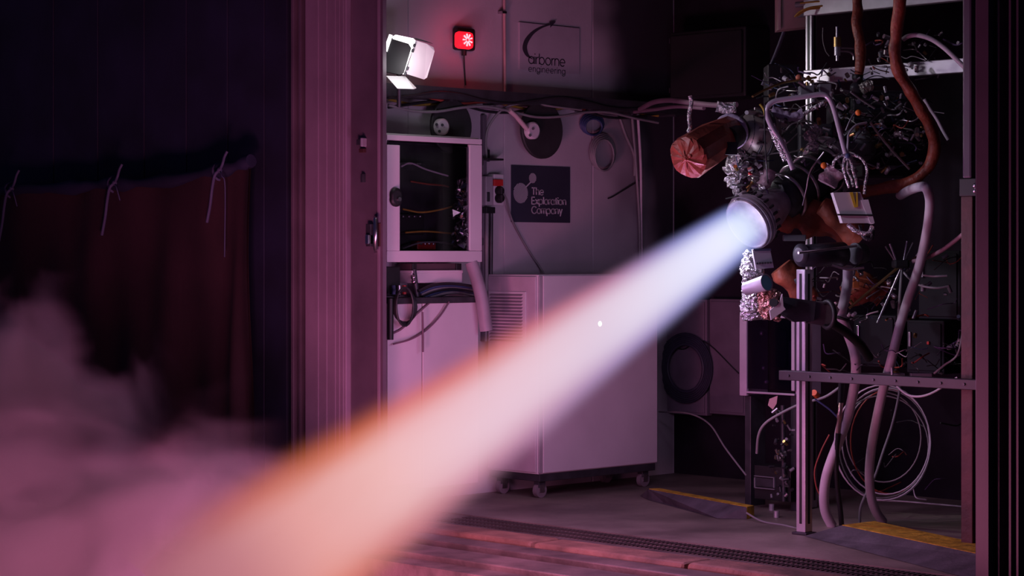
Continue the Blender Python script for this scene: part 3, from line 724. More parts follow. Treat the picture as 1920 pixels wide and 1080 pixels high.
# white trolley cabinet
tr = thing('white_trolley', on_z(1060, 935), 'tall white trolley cabinet on castors standing against the pale wall', 'trolley')
X0 = WX+.04; X1 = -8.31; Y0 = 8.23; Y1 = 9.17; Z0 = .13; Z1 = 1.20
MB().box((X0, Y0, Z0), (X1-.012, Y1, Z1), .004).build('carcass', WHITE, tr)
MB().box((X1-.012, Y0+.03, Z0+.006), (X1, Y1-.004, Z1-.006), .003).build('side_panel', WHITE, tr)
MB().box((X1-.012, Y0, Z0+.006), (X1-.004, Y0+.026, Z1-.006), .003).build('corner_strip', mat('strip_grey', (.38, .34, .38), .45), tr)
MB().box((X0+.01, Y0-.012, Z0+.01), (X1-.02, Y0, Z1-.01), .003).build('front_panel', mat('trolley_front', (.52, .44, .50), .5), tr)
vz1 = on_y(930, 546, Y0).z; vz0 = on_y(930, 640, Y0).z; vx0 = on_y(925, 546, Y0).x; vx1 = on_y(985, 546, Y0).x
vf = MB().box((vx0-.02, Y0-.02, vz0), (vx1+.02, Y0-.012, vz1), .002).build('vent_frame', WHITE, tr)
for k in range(15):
    z = vz1-.012-k*(vz1-vz0)/15.5
    MB().hexa([V(vx0, Y0-.03, z-.012), V(vx1, Y0-.03, z-.012), V(vx1, Y0-.02, z-.004), V(vx0, Y0-.02, z-.004)], [V(vx0, Y0-.03, z-.010), V(vx1, Y0-.03, z-.010), V(vx1, Y0-.02, z), V(vx0, Y0-.02, z)]).build('vent_slat', mat('slat_mauve', (.30, .24, .29), .5), vf)
MB().box((X0, Y0+.01, .09), (X1-.01, Y1-.01, Z0), .003).build('base_frame', DGREY, tr)
for (x, y) in ((X1-.05, Y0+.05), (X1-.05, Y1-.07), (X0+.06, Y0+.05), (X0+.06, Y1-.07)):
    cs = MB().box((x-.02, y-.025, .055), (x+.02, y+.025, .09), .003).build('castor', DGREY, tr)
    MB().cyl(V(x-.014, y, .04), V(x+.014, y, .04), .04, 18).build('wheel', mat('castor_rubber', (.2, .17, .19), .5), cs)
    for s_ in (-.018, .018): MB().box((x+s_-.003, y-.018, .03), (x+s_+.003, y+.018, .07)).build('fork', STEEL, cs)

# ================================================================== FLOOR RAMPS, RIGHT POSTS
def ramp(name, front, crest, backl, la):
    t = thing(name, (front[0]+front[1])/2, la, 'ramp', 'rubber floor ramps with yellow edges')
    e = V(0, 0, -.004)
    m = MB(); f0, f1 = front; c0, c1 = crest; b0, b1 = backl
    g = lambda p: V(p.x, p.y, .001)
    m.add([f0, f1, c1, c0, g(c0), g(c1)], [(0,1,2,3), (3,2,5,4), (0,3,4), (1,5,2), (0,4,5,1)])
    m.build('ramp_face', RAMPM, t)
    m = MB(); m.hexa([g(c0)+V(0,.004,0), g(c1)+V(0,.004,0), g(b1), g(b0)], [c0+V(0,.004,.002), c1+V(0,.004,.002), b1, b0]); m.build('yellow_edge', YELLOW, t)
    return t
ramp('floor_ramp', (on_z(1508, 1005, .002), on_z(1862, 1096, .002)), (on_z(1578, 985, .06), on_z(1862, 1045, .06)), (on_z(1640, 977, .058), on_z(1862, 1024, .058)), 'dark floor ramp with broad worn yellow edge where the white hoses end')
ramp('floor_ramp', (on_z(1200, 930, .002), on_z(1345, 972, .002)), (on_z(1216, 917, .06), on_z(1400, 951, .06)), (on_z(1236, 915, .058), on_z(1414, 948, .058)), 'low dark floor ramp with thin yellow edge beside the white trolley')
t = thing('rust_post', on_z(1822, 1040, 0), 'rust brown steel post with clamp bracket inside the right side of the opening', 'post')
a = P(1807, 366, 9.5); c = P(1834, 1040, 9.5)
base = on_z(1820, 1042); dd = (base-CAM).dot(FW)
def scr(x0, y0, x1, y1, d, th, name, m, par, b=.003):      # box square to the engine stand, th deep
    a = P(x0, y0, d); c = P(x1, y1, d); k = RT
    cen = (a+c)/2+FW*(th/2)
    return MB().obox(cen, RT*((c-a).dot(RT)/2), FW*(th/2), UP*((a.z-c.z)/2), b).build(name, m, par)
pw = px(13, dd)
MB().box((base.x-pw, base.y-pw, .0), (base.x+pw, base.y+pw, P(1820, 368, dd).z), .004).build('shaft', RUSTP, t)
MB().box((base.x-pw*1.2, base.y-pw*1.1, P(1820, 368, dd).z), (base.x+pw*1.6, base.y+pw, P(1820, 335, dd).z), .003).build('clamp_bracket', BLACK, t)
MB().box((base.x-pw*.8, base.y-pw, P(1820, 335, dd).z), (base.x+pw*.8, base.y+pw, CZ-.01), .01).build('upper_shaft', mat('dark_purple_steel', (.075, .045, .08), .5), t)
for y in (348, 358): MB().ball(P(1829, y, dd-.1), .012).build('bolt', STEEL, t)

# ================================================================== TEST STAND FRAME
ts = thing('test_stand', on_z(1508, 1000), 'aluminium profile frame of the test stand carrying the rocket engine', 'test stand')
pb = on_z(1508, 1002); w = .027
def profile(name, x, y, z0, z1, w, par, m=ALU):
    o = MB().box((x-w, y-w, z0), (x+w, y+w, z1), .004).build(name, m, par)
    for (dx, dy, sx, sy) in ((w, 0, .0015, .007), (0, -w, .007, .0015)):
        MB().box((x+dx-sx, y+dy-sy, z0+.04), (x+dx+sx, y+dy+sy, z1-.02)).build('slot', BLACK, o)
    return o
d1 = (pb-CAM).dot(FW)
profile('post', pb.x, pb.y, .012, P(1508, 505, d1).z, w, ts)
MB().box((pb.x-w*1.6, pb.y-w*1.5, 0), (pb.x+w*1.6, pb.y+w*1.5, .012), .003).build('foot_plate', DGREY, ts)
pc_ = P(1521, 150, 11.3); profile('post', pc_.x, pc_.y, .0, CZ-.01, .022, ts)
pe = P(1789, 112, 10.4); 
profile('post', pe.x, pc_.y, P(1789, 78, 10.4).z, CZ-.01, .02, ts)
zb = pc_.z+.03
MB().box((pc_.x-.03, pc_.y-.028, zb-.05), (-5.05, pc_.y-.024+.05, zb+.02), .004).build('cross_beam', ALU, ts)
MB().box((pc_.x-.03, pc_.y-.028, P(1600, 30, 11.3).z), (-5.3, pc_.y+.02, P(1600, 0, 11.3).z), .004).build('cross_beam', ALU, ts)
# dark lower beam through the post
q = P(1465, 694, 10.15); q2 = q.z
MB().box((q.x, q.y-.02, q2-.045), (q.x+1.15, q.y+.03, q2), .003).build('lower_beam', mat('black_beam', (.03, .025, .03), .5, var=.2), ts)
for k in range(9): MB().cyl(V(q.x+.06+k*.12, q.y-.026, q2-.022), V(q.x+.06+k*.12, q.y-.019, q2-.022), .006, 8).build('bolt', DGREY, ts)
scr(1592, 700, 1697, 712, 10.3, .05, 'bracket_plate', MGREY, ts)
scr(1708, 700, 1748, 708, 10.3, .05, 'bracket_plate', MGREY, ts)

# ================================================================== ROCKET ENGINE
en = thing('rocket_engine', NOZ, 'rocket engine firing on the stand, ringed metal nozzle at the head of the plume', 'rocket engine')
NZM = mat('heat_stained_nozzle', (.58, .50, .62), .38, metal=.55, var=.2, scale=15)
B = -AX
R0 = .118
MB().lathe(NOZ, B, [(.26, .055), (.18, .082), (.09, .104), (.02, R0-.002), (0, R0), (0, R0+.008), (.012, R0+.010), (.013, R0+.004), (.10, .112), (.19, .09), (.27, .064)], 48, caps=False).build('nozzle', NZM, en)
for z, r, h in ((.016, R0+.016, .012), (.036, R0+.017, .010), (.054, R0+.014, .008)):
    MB().lathe(NOZ, B, [(z, R0-.004), (z, r), (z+h, r), (z+h, R0-.006)], 48, smooth=False).build('nozzle_ring', NZM, en)
e1 = AXUP; e2 = AX.cross(AXUP)
for k in range(22):
    a = 2*math.pi*k/22; r = R0+.010; c = NOZ+B*.062+(e1*math.cos(a)+e2*math.sin(a))*r
    o = MB().cyl(c-B*.004, c+B*.03, .007, 6).build('flange_bolt', DGREY, en)
for k in range(5):
    a = math.radians(8+k*17); c = NOZ+B*.06+(e1*math.cos(a)+e2*math.sin(a))*(R0+.012); rd = (e1*math.cos(a)+e2*math.sin(a)); tg = AX.cross(rd)
    MB().obox(c, B*.016, tg*.012, rd*.014, .003).build('clamp_lug', ALU, en)
MB().lathe(NOZ, B, [(.25, .05), (.25, .10), (.29, .105), (.42, .11), (.62, .11), (.66, .085)], 36).build('chamber', DGREY, en)
for z in (.30, .40, .50, .60): MB().torus(NOZ+B*z, B, .115, .010, 40, 8).build('coolant_ring', STEEL, en)
MB().lathe(NOZ, B, [(.62, .15), (.62, .15), (.66, .15), (.66, .05)], 36, smooth=False).build('injector_flange', ALU, en)
for k in range(16):
    a = 2*math.pi*k/16; c = NOZ+B*.61+(e1*math.cos(a)+e2*math.sin(a))*.134; MB().cyl(c, c+B*.07, .008, 6).build('flange_bolt', STEEL, en)
MB().lathe(NOZ, B, [(.66, .06), (.80, .06), (.82, .09), (.90, .09), (.92, .03)], 24).build('oxidiser_dome', MGREY, en)
# turbopump-like housing seen left of the bent tube
hc = P(1418, 250, 10.35); ha = (AX*.5+RT*-.7+UP*.35).normalized()
MB().lathe(hc, ha, [(-.10, .07), (-.06, .105), (.0, .11), (.05, .095), (.08, .06), (.10, .02)], 28).build('pump_housing', mat('pump_metal', (.30, .27, .25), .4, metal=.6, var=.2), en)
for z in (-.05, .0, .045): MB().torus(hc+ha*z, ha, .108 if z < .02 else .09, .007, 32, 6).build('pump_band', DGREY, en)
for k in range(10):
    a = 2*math.pi*k/10; u = ha.orthogonal().normalized(); v = ha.cross(u); c = hc+ha*-.02+(u*math.cos(a)+v*math.sin(a))*.115
    MB().cyl(c, c+ha*.05, .007, 6).build('flange_bolt', STEEL, en)
MB().cyl(P(1400, 211, 10.2), P(1415, 212, 10.3), .010).build('pipe_stub', HOSEW, en)
MB().tube(cr(pline([(1425, 195), (1432, 205), (1436, 222)], 10.2)), .006, 6).build('feed_line', CABLEY, en)
# dark body blocks behind the tube
for x0, y0, x1, y1, d, th, m, n in ((1500, 160, 1528, 180, 10.45, .08, MGREY, 'junction_box'), (1536, 157, 1560, 178, 10.45, .08, MGREY, 'junction_box'), (1500, 232, 1562, 300, 10.8, .2, DGREY, 'valve_block'),
        (1545, 255, 1600, 300, 10.7, .2, DGREY, 'valve_block'), (1455, 330, 1560, 395, 10.55, .3, BLACK, 'valve_block'), (1440, 235, 1500, 330, 10.9, .2, BLACK, 'actuator_body'), (1600, 170, 1700, 230, 10.8, .25, DGREY, 'valve_block'),
        (1620, 235, 1740, 330, 11.0, .3, BLACK, 'actuator_body'), (1470, 440, 1512, 452, 10.3, .06, MGREY, 'sensor_block'), (1440, 120, 1500, 190, 11.0, .2, BLACK, 'actuator_body'), (1560, 180, 1600, 230, 10.9, .2, BLACK, 'valve_block')):
    scr(x0, y0, x1, y1, d, th, n, m, en, .006)
# pale insulated pieces
def lump(pts, d, r, name, m, jit=.5, fr=30, par=None, **kw):
    return MB().tube(cr(pline(pts, d), 6), r, 12, jitter=jit, freq=fr).build(name, m, par, **kw)
lump([(1447, 208), (1465, 215), (1485, 218), (1505, 214)], 10.4, px(9), 'insulated_line', mat('lilac_insulation', (.46, .36, .52), .6, var=.15, bump=.5), .4, 40, en)
lump([(1507, 214), (1520, 206), (1535, 198), (1545, 193)], 10.3, px(4), 'foil_line', FOIL, .9, 60, en)
lump([(1345, 200), (1362, 204), (1378, 202)], 10.5, px(10), 'foil_cover', FOIL, 1.0, 30, en)
lump([(1395, 272), (1386, 292), (1382, 312), (1378, 332), (1384, 352), (1386, 366)], 10.35, lambda t: px(5+14*math.sin(math.pi*min(1, t*1.1))), 'foil_cover', FOIL, 1.7, 28, en)
lump([(1405, 318), (1415, 330), (1425, 350), (1420, 368)], 10.4, lambda t: px(6+10*math.sin(math.pi*t)), 'foil_cover', FOIL, 1.0, 30, en)
lump([(1448, 320), (1440, 335), (1428, 350)], 10.3, px(12), 'insulated_line', mat('pink_insulation', (.48, .33, .40), .6, var=.15, bump=.5), .4, 30, en)
lump([(1550, 345), (1558, 330), (1566, 318)], 10.15, px(17), 'insulated_line', mat('pink_insulation', (.48, .33, .40)), .5, 26, en)
lump([(1515, 262), (1525, 250), (1535, 240)], 10.5, px(12), 'foil_cover', FOIL, 1.0, 40, en)
lump([(1525, 285), (1528, 270), (1518, 255)], 10.45, px(9), 'foil_cover', FOIL, 1.0, 40, en)
lump([(1615, 168), (1625, 162), (1635, 160)], 10.5, px(10), 'foil_cover', mat('dull_foil', (.42, .42, .36), .35, metal=.6, var=.3, bump=.8), .8, 30, en)
lump([(1446, 236), (1452, 250), (1460, 268), (1468, 284), (1474, 300)], 9.96, px(7), 'foil_line', FOIL, 1.1, 40, en)
# rust red thermal blanket around the feed section below the chamber
RB = mat('rust_blanket', (.34, .075, .04), .55, var=.4, scale=8, bump=.5, bscale=18)
lump([(1450, 415), (1490, 402), (1530, 415), (1570, 425), (1612, 440)], 10.5, lambda t: px(20+10*math.sin(t*3)), 'thermal_blanket', RB, .5, 14, en)
lump([(1540, 385), (1565, 400), (1590, 430), (1612, 450)], 10.35, lambda t: px(16+6*t), 'thermal_blanket', RB, .5, 14, en)
lump([(1465, 500), (1485, 525), (1500, 550), (1520, 570)], 10.5, lambda t: px(24-6*t), 'thermal_blanket', RB, .5, 14, en)
lump([(1590, 560), (1625, 540), (1655, 555)], 10.8, px(26), 'thermal_blanket', RB, .5, 12, en)
scr(1600, 508, 1611, 540, 10.5, .03, 'orange_strip', mat('orange_strap', (.6, .2, .05), .5, var=.3), en)
# black lagged cylinder with rod
bcy = thing('lagged_cylinder', P(1555, 500, 10.1), 'black lagged cylinder with thin steel rod lying under the engine', 'cylinder')
MB().lathe(P(1500, 480, 10.0), (P(1632, 474, 10.25)-P(1500, 480, 10.0)), [(0, .035), (.006, px(20)), (.26, px(23)), (.27, px(18))], 28).build('body', mat('black_lagging', (.035, .035, .05), .4, var=.2, coat=.1), bcy)
MB().lathe(P(1603, 475.5, 10.19), (P(1632, 474, 10.25)-P(1500, 480, 10.0)), [(0, px(20)), (.05, px(19)), (.055, px(12))], 24).build('end_collar', DGREY, bcy)
MB().lathe(P(1497, 478, 9.995), (P(1632, 474, 10.25)-P(1500, 480, 10.0)), [(0, px(13)), (.012, px(20.5)), (.02, px(20.5))], 24).build('end_cap', mat('dark_cap', (.06, .06, .075), .35, metal=.3), bcy)
MB().cyl(P(1497, 474, 9.9), P(1606, 461, 10.1), .006).build('steel_rod', STEEL, bcy)
MB().tube(cr(pline([(1560, 497), (1590, 505), (1620, 502)], 10.05)), .006).build('steel_rod', STEEL, bcy)
# dark faceted actuator
ac = thing('actuator', P(1520, 610, 10.0), 'dark faceted actuator box with shiny bracket below the lagged cylinder', 'actuator')
quadpx([(1466, 556), (1530, 565), (1526, 602), (1490, 604), (1464, 588)], 9.95, .16, 'body', DGREY, ac)
quadpx([(1528, 566), (1562, 566), (1574, 580), (1566, 602), (1545, 611), (1514, 606), (1526, 600)], 9.97, .14, 'gear_case', mat('gear_case_metal', (.16, .13, .14), .4, metal=.4, var=.3), ac)
quadpx([(1443, 583), (1462, 566), (1467, 551), (1469, 574), (1473, 580), (1446, 600)], 9.9, .02, 'bracket', WHITE, ac)
MB().cyl(P(1450, 567, 9.9), P(1454, 571, 9.95), .02).build('pivot', BLACK, ac)
MB().torus(P(1552, 590, 9.95), (RT+FW*.4), px(24), .012, 28, 6).build('clamp_band', BLACK, ac)
MB().tube(cr(pline([(1560, 606), (1585, 622), (1612, 645), (1630, 672)], 10.0, 10.2)), px(9), 10).build('drive_hose', BLACK, ac)
# foil wrapped column, teal lined pipe, small silver box
fo = thing('foil_wrapped_pipe', P(1412, 600, 10.2), 'crumpled silver foil wrapped pipe hanging under the nozzle with teal lined stub', 'pipe')
MB().tube(cr(pline([(1418, 478), (1411, 500), (1412, 530), (1410, 560), (1414, 598)], 10.2), 12), lambda t: px(19+3*math.sin(t*9)), 26, jitter=1.2, freq=30).build('foil_wrap', FOIL, fo)
MB().tube(cr(pline([(1434, 548), (1442, 562), (1447, 580), (1446, 598)], 10.05), 10), lambda t: px(13+8*math.sin(t*3)), 22, jitter=1.1, freq=34).build('copper_foil_wrap', CFOIL, fo)
ta = (RT*.62-FW*.72+UP*.22).normalized(); tc_ = P(1437, 530, 9.98)
sb = MB().lathe(tc_, ta, [(-.13, px(12)), (0, px(15)), (.003, px(16)), (.003, px(14.2)), (-.02, px(13.5))], 28, caps=False).build('pipe_stub', ALU, fo)
MB().lathe(tc_-ta*.003, ta, [(0, px(14)), (.002, px(14))], 28).build('teal_liner', TEAL, sb)
sbx = thing('terminal_box', P(1432, 505, 10.0), 'small silver terminal box with screw row just below the nozzle', 'terminal box')
quadpx([(1411, 468), (1444, 467), (1451, 502), (1418, 505)], 10.02, .05, 'body', ALU, sbx)
quadpx([(1413, 467), (1445, 466), (1446, 470), (1414, 471)], 10.01, .06, 'lid_flange', STEEL, sbx)
for k in range(6): MB().cyl(P(1420+5*k, 494-.3*k, 9.995), P(1420+5*k, 494-.3*k, 10.03), .005, 8).build('screw', DGREY, sbx)
# white sensor box with yellow mark
sx = thing('sensor_box', P(1600, 418, 9.9), 'white foil-edged box with yellow V mark strapped under the wire loops', 'box')
quadpx([(1562, 361), (1613, 360), (1637, 418), (1580, 418)], 9.88, .08, 'body', WHITE, sx)
quadpx([(1614, 375), (1628, 374), (1640, 418), (1637, 420), (1632, 418)], 9.87, .07, 'side_flap', mat('white_bright', (.75, .72, .78), .35, var=.05), sx)
quadpx([(1570, 401), (1637, 402), (1637, 405), (1571, 404)], 9.866, .01, 'strap', BLACK, sx)
quadpx([(1593, 361), (1599, 360), (1605, 385), (1606, 360), (1608, 361), (1609, 388), (1602, 389)], 9.872, .006, 'yellow_mark', mat('yellow_marker', (.75, .55, .04), .5), sx)
MB().tube(cr(pline([(1590, 420), (1603, 432), (1618, 438), (1630, 436), (1636, 424)], 9.9)), .010, 8, jitter=.6, freq=60).build('foil_loop', FOIL, sx)
MB().tube(cr(pline([(1612, 422), (1620, 445), (1634, 448), (1637, 430)], 9.92)), .008, 8, jitter=.6, freq=60).build('foil_loop', DGREY, sx)
# copper-red wrapped canister
cn = thing('wrapped_canister', P(1310, 330, 9.95), 'copper-red wrapped canister with tied gathered end, left of the engine', 'canister')
A_ = P(1291, 295, 9.85); B_ = P(1372, 246, 10.25); ca = (B_-A_); Lc = ca.length; RC = px(40, 9.95)
def wob(z, a): return 1+.05*math.cos(2*a+.8)+.03*math.sin(5*a+z*14)
MB().lathe(A_, ca, [(.0, RC*.95), (.02, RC*1.0), (Lc*.3, RC*.99), (Lc*.6, RC*.93), (Lc*.85, RC*.83), (Lc, RC*.76), (Lc*1.02, RC*.4)], 11, fn=wob, smooth=False).build('body', COPPER, cn)
cax = ca.normalized(); kn = A_-cax*.030; c1_ = (UP-cax*UP.dot(cax)).normalized(); c2_ = cax.cross(c1_)
def pleat(z, a):
    k = min(1, max(0, -z)/.02); return (1+.05*math.cos(2*a+.8)+.03*math.sin(5*a))*(1+.16*k*(1 if int(round(a/(2*math.pi)*22)) % 2 else -1))
MB().lathe(A_, ca, [(0, RC*.95), (-.010, RC*.82), (-.020, RC*.50), (-.028, RC*.20), (-.034, RC*.12)], 22, fn=pleat, smooth=False).build('gathered_end', COPPER, cn)
MB().ball(kn, .013, jit=.5).build('knot', COPPER, cn)
MB().ball(kn+RT*.016+UP*.016-cax*.004, .016, 10, 7, (1.1, .6, .9), .4).build('knot_loop', COPPER, cn)
for d, L in ((RT*.9-UP*.2, .085), (UP*.95-RT*.25, .06), (-UP*.9-RT*.1, .075), (-RT*.6-UP*.5, .05)):
    d = (d-cax*d.dot(cax)).normalized()
    MB().tube([kn-cax*.002, kn+d*L*.5+cax*.008-cax*.004, kn+d*L+cax*.022], lambda t: .007-.005*t, 5).build('fold', COPPER, cn)
MB().torus(A_+ca*.98, ca, RC*.78, .012, 36, 8).build('end_band', mat('lilac_insulation', (.46, .36, .52)), cn)
MB().cyl(P(1362, 262, 10.1), P(1420, 225, 10.6), px(24), 20).build('black_neck', BLACK, cn)
scr(1355, 266, 1383, 290, 10.0, .08, 'strap_buckle', BLACK, cn)
lump([(1294, 180), (1296, 195), (1292, 215), (1294, 238), (1290, 248)], 10.0, px(3.6), 'foil_wrapped_probe', FOIL, 1.0, 60, None, label='thin foil wrapped probe standing up from the copper-red canister', cat='probe')

# ------------------------------------------------------------------ tubes and hoses as things of their own
def hose(name, pts, d0, d1, r, m, la, cat, k=8, n=10, grp=None, jit=0, fr=30):
    return MB().tube(cr(pline(pts, d0, d1), k), px(r, (d0+d1)/2), n, jitter=jit, freq=fr).build(name, m, None, la, cat, grp)
hose('bent_tube', [(1487, 318), (1476, 290), (1462, 262), (1447, 238), (1438, 215), (1440, 200), (1452, 190), (1480, 185), (1510, 181), (1540, 177), (1553, 183), (1563, 203), (1573, 240), (1582, 275), (1589, 300)], 9.95, 9.95, 4.9, mat('polished_tube', (.66, .60, .70), .3, metal=.35, var=.05), 'polished tube bent into an upturned U in front of the engine', 'tube', 8, 12)
fl_ = thing('foil_wire_bundle', P(1592, 292, 9.9), 'foil wrapped wire loops arching over the white box with yellow mark', 'wires')
for pts, r in (([(1562, 315), (1564, 303), (1573, 294), (1590, 290), (1610, 294), (1622, 306), (1626, 322), (1622, 345), (1621, 364)], 2.6), ([(1584, 296), (1581, 312), (1585, 330), (1592, 352)], 2.4), ([(1592, 294), (1598, 315), (1604, 335), (1607, 352)], 2.6), ([(1590, 300), (1588, 318), (1596, 335), (1600, 350)], 2)):
    MB().tube(cr(pline(pts, 9.88), 8), px(r), 8, jitter=.6, freq=70).build('foil_wire', FOIL, fl_)
MB().ball(P(1590, 292, 9.87), .014, jit=.5).build('tie', CABLEBL, fl_)
hose('rust_hose', [(1607, -20), (1608, 20), (1606, 45), (1612, 80), (1613, 115), (1609, 145)], 10.7, 10.6, 10, RUST, 'rust red hose dropping straight down with dark taped end', 'hose', jit=.2, fr=14)
o = MB().tube(cr(pline([(1609, 140), (1607, 160), (1604, 185)], 10.58), 6), px(11), 12, jitter=.5, freq=30).build('hose_end_wrap', CABLEB, bpy.data.objects['rust_hose'])
hose('rust_hose', [(1689, -20), (1685, 30), (1680, 70), (1677, 100), (1686, 135), (1705, 170), (1728, 205), (1745, 240), (1752, 270), (1745, 305), (1725, 330), (1695, 345), (1655, 352), (1615, 360)], 10.1, 10.5, 11.5, RUST, 'long rust red hose curving down and under behind the engine', 'hose', jit=.2, fr=14)
for x, y in ((1683, 75), (1681, 112), (1712, 180), (1745, 240)):
    pass
hose('arched_hose', [(1693, 74), (1703, 68), (1720, 66), (1745, 73), (1768, 88), (1788, 106), (1812, 130)], 10.2, 10.1, 4.6, HOSEW, 'pale hose arching from the big rust red hose to the right post', 'hose')
hose('thin_grey_hose', [(1733, 186), (1743, 203), (1757, 224), (1768, 245), (1778, 262)], 10.4, 10.4, 3.2, HOSEW, 'thin pale hose sloping beside the curve of the big rust red hose', 'hose')
hose('white_hose', [(1688, 366, 10.5), (1712, 354, 10.2), (1734, 351), (1743, 372), (1742, 405), (1735, 450), (1722, 505), (1703, 560), (1685, 620), (1670, 680), (1656, 730), (1643, 790), (1634, 840), (1630, 890), (1633, 930), (1642, 958), (1656, 979)], 9.95, 10.62, 9, HOSEW, 'thick white hose looping from high beside the engine to the ramp', 'hose', n=14)
hose('white_hose', [(1590, 500), (1589, 530), (1584, 560), (1578, 592), (1590, 625), (1602, 660), (1605, 695), (1600, 735), (1590, 780), (1576, 820), (1560, 860), (1549, 895), (1545, 930), (1548, 960), (1560, 986)], 10.15, 10.5, 9.5, HOSEW, 'thick white hose hanging under the engine with dark clip, nearer the post', 'hose', n=14)
MB().torus(P(1581, 598, 10.2), (UP+RT*.3), px(11), .008, 20, 6).build('hose_clip', BLACK, bpy.data.objects['white_hose.001'])
t = thing('rubber_hose', on_z(1580, 990), 'thin black rubber hose with copper coupling standing beside the white hose', 'hose')
MB().tube(cr(pline([(1578, 715), (1577, 740), (1576, 758)], 10.35)), px(6), 10).build('upper_tube', BLACK, t)
MB().tube(cr(pline([(1572, 812), (1568, 860), (1570, 910), (1576, 960), (1578, 985)], 10.35, 10.5)), px(5), 10).build('lower_tube', BLACK, t)
c0 = P(1577, 755, 10.34); c1 = P(1571, 816, 10.36)
o = MB().lathe(c0, c1-c0, [(0, px(4)), (0, px(4.5)), (.05, px(4.5)), (.055, px(5.5)), (.075, px(5.5)), (.08, px(4.2)), (.10, px(4.2)), (.11, px(5)), ((c1-c0).length, px(5))], 16).build('coupling', mat('copper_coupling', (.65, .42, .36), .3, metal=.8), t)
# coil of thin tubing
t = thing('tubing_coil', P(1655, 935, 10.7), 'loose coil of thin tubing hanging behind the thick white hoses', 'coil')
for q, (m, rx, ry, dx, dy) in enumerate(((HOSEW, 90, 108, 0, 0), (CABLEG, 86, 104, 4, 4), (HOSEW, 82, 100, 6, -3), (CABLEG, 88, 96, -2, 8), (CABLER, 74, 98, 14, -2), (CABLEG, 70, 84, 2, -10))):
    pts = [P(1655+dx+rx*math.cos(a_/40*2*math.pi), 830+dy+ry*math.sin(a_/40*2*math.pi), 10.75+.02*q+.05*math.sin(a_/40*2*math.pi)) for a_ in range(41)]
    MB().tube(pts, px(1.5), 6).build('loop', m, t)
hose('grey_tube', [(1689, 715), (1684, 750), (1672, 800), (1655, 850), (1640, 895), (1622, 930), (1613, 955), (1612, 985)], 10.55, 10.6, 2.6, CABLEG, 'grey tube running slantwise between the two thick white hoses', 'tube')
hose('slack_cable', [(1672, 690), (1675, 712), (1690, 732), (1712, 743), (1745, 738), (1795, 708)], 10.3, 10.1, 2.2, HOSEW, 'slack pale cable sagging below the dark lower beam', 'cable')
hose('slack_cable', [(1575, 726), (1545, 745), (1500, 758), (1455, 780), (1432, 797), (1422, 818), (1419, 850)], 10.5, 10.7, 2.6, CABLEG, 'grey cable drooping from the lower beam past the front post', 'cable')
hose('slack_cable', [(1752, 700), (1770, 685), (1795, 665), (1805, 620), (1806, 580)], 10.3, 10.0, 2, CABLEG, 'grey cable curling up along the rust brown post', 'cable')
hose('slack_cable', [(1808, 437), (1790, 452), (1765, 470), (1738, 483), (1712, 490)], 10.0, 10.3, 4, mat('mauve_hose', (.36, .22, .26), .5), 'mauve hose sloping from the rust brown post to the rod cluster', 'hose')
hose('slack_cable', [(1690, 505), (1705, 522), (1725, 535), (1755, 540), (1778, 537)], 10.45, 10.4, 2, HOSEW, 'pale cable drooping right of the rod cluster, lower one', 'cable')
hose('slack_cable', [(1730, 516), (1750, 518), (1776, 517)], 10.45, 10.4, 2, HOSEW, 'pale cable right of the rod cluster, upper straight one', 'cable')
hose('floor_cable', [(1400, 962), (1430, 978), (1470, 985), (1500, 993)], 10.75, 10.42, 2, CABLEG, 'thin grey cable lying on the floor by the front post', 'cable')
hose('floor_cable', [(1640, 938), (1690, 940), (1750, 945), (1806, 950)], 11.0, 10.9, 1.4, HOSEW, 'thin pale cable crossing behind the tubing coil', 'cable')
hose('blue_cable', [(1528, 748), (1545, 760), (1558, 770), (1570, 782)], 10.4, 10.38, 1.8, CABLEBL, 'short blue cable leading to the copper coupling', 'cable')
MB().cyl(P(1526, 736, 10.38), P(1532, 742, 10.42), px(6), 10).build('cable_plug', ORANGE, None, 'bright orange plug beside the front post', 'plug')
hose('red_wire', [(1555, 815), (1540, 845), (1528, 880), (1530, 910), (1538, 930)], 10.7, 10.7, 1.5, CABLER, 'thin dull red wire hanging behind the front post', 'wire')
# cluster of rods
t = thing('rod_cluster', P(1690, 520, 10.4), 'star of thin rods and tubes meeting at a dark clamp behind the white hose', 'rods')
for a, b, r, m in (((1592, 578), (1688, 498), 2.6, BRASS), ((1645, 606), (1690, 502), 2.4, STEEL), ((1683, 625), (1691, 505), 3.2, CABLEG), ((1669, 457), (1681, 490), 2.6, STEEL), ((1701, 452), (1695, 488), 2.2, STEEL), ((1712, 455), (1697, 487), 1.6, CABLEG), ((1660, 462), (1680, 492), 1.4, STEEL)):
    MB().cyl(P(*a, 10.4), P(*b, 10.4), px(r), 8).build('rod', m, t)
scr(1677, 487, 1706, 503, 10.36, .09, 'clamp', BLACK, t, .01)
